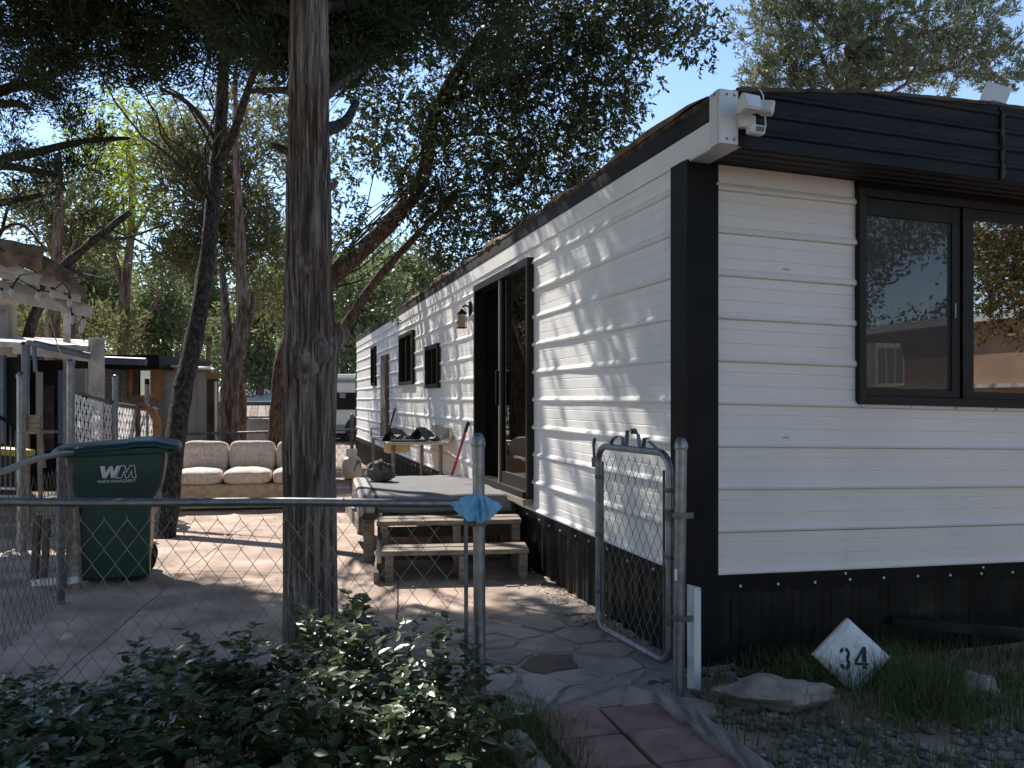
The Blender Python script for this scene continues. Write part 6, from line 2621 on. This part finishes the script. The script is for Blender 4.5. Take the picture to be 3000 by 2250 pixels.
# wooden stand beside the bin
ws = thing('wooden_stand', 'weathered white and brown wooden stand left of the waste bin', 'stand', tuple(G(170, 1722)))
d1 = 5.72
for x0, y0, x1, y1, mat_, w_ in ((228, 1722, 216, 1480, m_wood, .045), (256, 1705, 240, 1535, m_white_paint, .028), (100, 1712, 112, 1500, m_wood_dark, .04), (130, 1690, 140, 1510, m_wood_dark, .035)):
    b = MB()
    dz = 0 if y0 > 1708 else .22
    b.beam(P(x0, y0, d1 + dz), P(x1, y1, d1 + dz), w_, w_)
    b.build('leg', mat_, ws)
for x0, y0, x1, y1, mat_, dz in ((92, 1708, 230, 1698, m_white_paint, -.03), (228, 1688, 254, 1672, m_white_paint, .1), (104, 1500, 224, 1490, m_wood, -.02), (120, 1512, 244, 1500, m_wood, .2)):
    b = MB()
    b.beam(P(x0, y0, d1 + dz), P(x1, y1, d1 + dz), .025, .045)
    b.build('rail', mat_, ws)
b = MB()
q = [P(100, 1496, d1 - .04), P(228, 1484, d1 - .04), P(246, 1486, d1 + .26), P(118, 1498, d1 + .26)]
b.hexa(q + [p + Vector((0, 0, .02)) for p in q])
b.build('top', m_wood, ws)
# wooden chair and railing further back
ch = thing('wooden_chair', 'brown wooden chair standing in the dark lean-to porch', 'chair', tuple(G(110, HZ + CH * F / 8.2)))
d2 = 8.2
b = MB()
pbox(b, 72, 116, 1216, 1262, d2 + .3, .03)
b.build('backrest', m_wood, ch)
b = MB()
pbox(b, 76, 114, 1264, 1272, d2, .34)
b.build('seat', m_wood, ch)
for x0, y0, x1, y1, dz in ((128, 1370, 112, 1230, .0), (82, HZ + CH * F / 8.2, 80, 1268, 0), (80, 1500, 74, 1216, .3), (120, 1500, 114, 1216, .3)):
    b = MB()
    b.beam(P(x0, min(y0, HZ + CH * F / (d2 + dz)), d2 + dz), P(x1, y1, d2 + dz), .035, .035)
    b.build('leg', m_wood, ch)
rl = thing('metal_railing', 'thin dark metal railing with upright bars at the far left', 'railing', tuple(G(10, HZ + CH * F / 7.6)))
b = MB()
b.tube([P(-80, 1218, 7.6), P(0, 1222, 7.6), P(30, 1240, 7.6), P(52, 1262, 7.6), P(54, 1290, 7.6)], .018, 7)
b.build('top_rail', m_black, rl, smooth=50)
b = MB()
b.beam(P(-80, 1428, 7.6), P(46, 1432, 7.6), .02, .02)
b.build('bottom_rail', m_whitemetal, rl)
for k in range(9):
    b = MB()
    x = -74 + k * 15
    b.tube([P(x, 1224 + max(0, x) * .5, 7.6), P(x, 1431, 7.6)], .007, 5)
    b.build('bar', m_galv_dull, rl)
yl = MB()
yl.box(P(45, 1324, 7.9), (.30, .2, .07), (0, .1, .2))
yo = yl.build('yellow_crate', M('yellow_plastic', (.45, .33, .03), .5), None, bevel=.02)
tag(yo, 'yellow plastic crate behind the metal railing at the far left', 'crate')
# ------------------------------------------------------------------ behind the sofa
bf = thing('back_fence', 'low chain-link fence with thin top rail behind the sofa', 'fence', tuple(G(700, HZ + CH * F / 11.6)))
q0, q1, q2 = P(500, 1273, 11.6), P(792, 1265, 11.6), P(1046, 1259, 12.2)
b = MB()
b.tube([q0, q1, q2], .019, 7)
b.build('top_rail', m_galv_dull, bf, smooth=50)
for a, c_ in ((q0, q1), (q1, q2)):
    chain_link((a.x, a.y, 0), (c_.x, c_.y, 0), .05, min(a.z, c_.z) - .01, .10, .13, .0035, bf, m_wire_dark)
for q in (q1, P(1031, 1222, 12.1), q0):
    post((q.x, q.y, 0), q.z + .01, .025, bf, m_galv_dull)
# small shed with patchy roof
ss = thing('small_shed', 'small grey shed with patchy sloping roof behind the back fence', 'shed', tuple(G(762, HZ + CH * F / 18)))
for k in range(5):
    b = MB()
    pbox(b, 713 + k * 22, 713 + k * 22 + 21.3, 1228, 1350, 18 + (k % 2) * .01, .05)
    b.build('wall_board', m_shed_grey, ss)
b = MB()
pbox(b, 714, 822, 1230, 1350, 18.06, 2.2)
b.build('body', m_shed_grey, ss)
for k in range(5):
    b = MB()
    x0, x1 = 708 + k * 24, 708 + (k + 1) * 24 - 1.5
    t0, t1 = x0 + (766 - x0) * .20, x1 + (766 - x1) * .20
    q = [P(x0, 1225, 17.8), P(x1, 1225, 17.8), P(t1, 1193, 19.4), P(t0, 1193, 19.4)]
    b.hexa(q + [p + Vector((0, 0, .04)) for p in q])
    b.build('roof_panel', m_rooftop if k % 2 else m_wood_grey, ss)
# white mobile home far behind
wh_ = thing('far_mobile_home', 'low white-roofed beige mobile home far behind the sofa', 'mobile home', tuple(G(760, HZ + CH * F / 30)))
b = MB()
pbox(b, 630, 900, 1190, 1275, 30, 4)
b.build('wall', M('beige_wall', (.44, .36, .28), .8), wh_)
b = MB()
q = [P(622, 1184, 29.7), P(908, 1184, 29.7), P(908, 1150, 32), P(622, 1150, 32)]
b.hexa(q + [p + Vector((0, 0, .12)) for p in q])
b.build('roof', m_whitemetal, wh_)
b = MB()
pbox(b, 624, 906, 1178, 1190, 29.65, .1)
b.build('eave', m_wood_dark, wh_)
for x0, x1, y0, y1 in ((712, 739, 1190, 1216), (775, 792, 1192, 1204)):
    b = MB()
    pbox(b, x0, x1, y0, y1, 29.95, .04)
    wn = b.build('window', m_frame, wh_)
    b = MB()
    pbox(b, x0 + 2, x1 - 2, y0 + 2, y1 - 2, 29.93, .015)
    b.build('pane', m_glass_small, wn)
b = MB()
b.tube([P(742, 1150, 31), P(748, 1136, 31), P(757, 1134, 31), P(757, 1150, 31)], .05, 7)
b.build('vent_pipe', m_galv, wh_)
# white car behind the small shed
car = thing('parked_car', 'white car partly hidden behind the twin-trunk juniper and small shed', 'car', tuple(G(690, HZ + CH * F / 23)))
b = MB()
side = [(632, 1300), (632, 1262), (640, 1245), (668, 1238), (676, 1212), (700, 1206), (730, 1207), (745, 1236), (752, 1250), (752, 1300)]
b.prism([P(x, y, 23) for x, y in side], (0, 1.7, 0))
b.build('body', M('white_car_paint', (.68, .69, .70), .3), car, bevel=.05)
b = MB()
pbox(b, 682, 726, 1212, 1234, 22.98, .02)
b.build('window', m_frame, car)
for x in (655, 732):
    b = MB()
    q = P(x, 1300 - 4, 22.95)
    b.tube([Vector((q.x, 22.93, .32)), Vector((q.x, 23.2, .32))], .32, 16)
    b.build('wheel', m_rubber, car, smooth=40)
# motorhome showing between the big trunk and the long wall
rv = thing('motorhome', 'cream motorhome with black band between the big trunk and the long wall', 'motorhome', tuple(G(1030, HZ + CH * F / 27)))
m_rvbody = M('rv_body', (.55, .51, .46), .5, var=.08)
m_rvgrey = M('rv_grey', (.17, .17, .18), .5, var=.1)
b = MB()
pbox(b, 930, 1330, 1106, 1270, 27, 3)
b.build('body', m_rvbody, rv, bevel=.08)
b = MB()
pbox(b, 926, 1334, 1096, 1108, 26.95, 3.1)
b.build('roof', m_whitemetal, rv, bevel=.05)
for y0, y1, mat_, o_ in ((1112, 1121, m_rvgrey, .03), (1150, 1200, m_black, .04), (1244, 1256, m_rvgrey, .03)):
    b = MB()
    pbox(b, 932, 1328, y0, y1, 27 - o_, .02)
    b.build('band', mat_, rv)
b = MB()
pbox(b, 995, 1012, 1151, 1166, 26.95, .008)
b.build('window', m_rvgrey, rv)
b = MB()
q = P(1045, 1270, 26.9)
b.tube([Vector((q.x, 26.95, .4)), Vector((q.x, 27.3, .4))], .40, 16)
b.build('wheel', m_rubber, rv, smooth=40)
b = MB()
pbox(b, 934, 1326, 1262, 1284, 27.3, 2.4)
b.build('chassis', m_black, rv)
# brush by the back fence
bb_ = thing('dry_shrub', 'twiggy dry shrub at the back fence left of the sofa', 'shrub', tuple(G(590, HZ + CH * F / 11.2)))
b = MB()
for i in range(60):
    a = G(590 + rng.uniform(-20, 20), HZ + CH * F / 11.2)
    c_ = a + Vector((rng.normal(0, .22), rng.normal(0, .1), rng.uniform(.5, .95)))
    b.tube(bend(a, c_, 4, .2, i), [.006, .005, .004, .003, .002], 3, cap=False)
tag(b.build('twigs', m_stem, bb_, fix=False), kind='stuff')
# overhead wires
wr = thing('power_lines', 'thin pale overhead wires crossing behind the trees', 'overhead wires', (0, 40, 0))
for y0, y1 in ((855, 860), (872, 880), (893, 925)):
    b = MB()
    a, c_ = P(200, y0, 40), P(1300, y1 + 60, 40)
    b.tube([a.lerp(c_, k / 12) + Vector((0, 0, -.5 * math.sin(k / 12 * math.pi))) for k in range(13)], .016, 4)
    b.build('wire', m_galv, wr)

# ------------------------------------------------------------------ what stands behind the photographer, seen in the window
def MIR(p):
    p = Vector(p)
    rel = p - CC
    v = rel.dot(LX)
    return p - LX * (2 * v)


def mhexa(b, x0, x1, y0, y1, z0, z1):
    def turn(x, y):                          # the whole house is turned a little towards the sun
        dx, dy, a = x - 8.6, y - 15, math.radians(15)
        return 8.6 + dx * math.cos(a) - dy * math.sin(a), 15 + dx * math.sin(a) + dy * math.cos(a)
    q = [MIR((*turn(x, y), z0)) for x, y in ((x0, y0), (x1, y0), (x1, y1), (x0, y1))]
    return b.hexa(q + [Vector((p.x, p.y, z1)) for p in q])


m_tanwall = M('tan_wall', (.40, .26, .18), .85, var=.12, scale=3)
th_ = thing('tan_house', 'tan house with window cooler across the way, mirrored in the picture window', 'house', tuple(MIR((10.5, 15, 0))))
b = MB()
mhexa(b, 8.6, 13, 7.0, 22.5, 0, 2.75)
b.build('wall', m_tanwall, th_)
b = MB()
mhexa(b, 8.4, 13.2, 6.8, 22.7, 2.752, 2.90)
b.build('roof', m_whitemetal, th_)
b = MB()
mhexa(b, 8.45, 8.595, 11.0, 18.0, 1.55, 1.62)
b.build('ledge', m_boardwhite, th_)
cw_ = thing('window_cooler', 'cream louvred evaporative cooler on the tan house, mirrored in the picture window', 'cooler', tuple(MIR((8.2, 18.9, 1.5))))
b = MB()
mhexa(b, 7.9, 8.597, 16.9, 17.8, 1.60, 2.50)
b.build('housing', m_cream, cw_)
for k in range(3):
    b = MB()
    mhexa(b, 7.96 + k * .21, 7.96 + k * .21 + .17, 16.88, 16.898, 1.70, 2.40)
    lv_ = b.build('louver', m_rvgrey, cw_)
for i, (x, y, z, r, nm) in enumerate(((8.1, 10.8, 3.9, 1.9, 'leafy oak beside the tan house, mirrored in the right window pane'), (9.5, 27, 5.0, 3.4, 'dark tree behind the tan house, mirrored in the left window pane'), (15, 26, 5.0, 3.2, 'second dark tree behind the tan house'))):
    base = MIR((x, y, 0))
    c0 = MIR((x, y, z))
    cl_ = [(c0 + Vector((rnd.uniform(-1, 1) * r * .8, rnd.uniform(-1, 1) * r * .8, rnd.uniform(-.8, .8) * r * .75)), (r * .5, r * .5, r * .42), 46) for _ in range(7)]
    tree('oak_tree', nm, 'tree', base, [base, base + Vector((.5, .3, 1.2)), c0 + Vector((.3, .2, -.5)), c0 + Vector((0, 0, .8))], .16, .06, m_bark_red, [], cl_, 'oak' if i == 0 else 'far', m_oak_brown if i == 0 else m_far, dens=1.6, light=False)

# unseen trees added behind the viewpoint to close off sky light
for i, (x, y, h, r) in enumerate(((-6.5, -6.0, 7.0, 3.2), (-1.5, -11.0, 7.0, 3.6), (5.0, -10.0, 7.5, 3.4), (-9.5, -1.5, 7.0, 3.0), (-4.2, -2.6, 7.5, 2.6))):
    c0 = Vector((x, y, h * .62))
    cl_ = [(c0 + Vector((rnd.uniform(-1, 1) * r * .7, rnd.uniform(-1, 1) * r * .7, rnd.uniform(-.75, .85) * h * .45)), (r * .5, r * .5, r * .42), 60) for _ in range(12)]
    tree('broadleaf_tree', ('unseen added tree across the lane, left of the viewpoint', 'unseen added tree across the lane, straight behind the viewpoint', 'unseen added tree across the lane, right of the viewpoint', 'unseen added tree at the far left of the viewpoint', 'unseen added tree close behind the viewpoint at its left')[i], 'tree', Vector((x, y, 0)), [(x, y, -.05), (x + .1, y, 1.5), (x, y + .1, 3), (x, y, h * .7)], .2, .06, m_bark_red, [], cl_, 'far', m_far, group='added sky-blocking trees across the lane', dens=1.3, light=False, twf=.0)
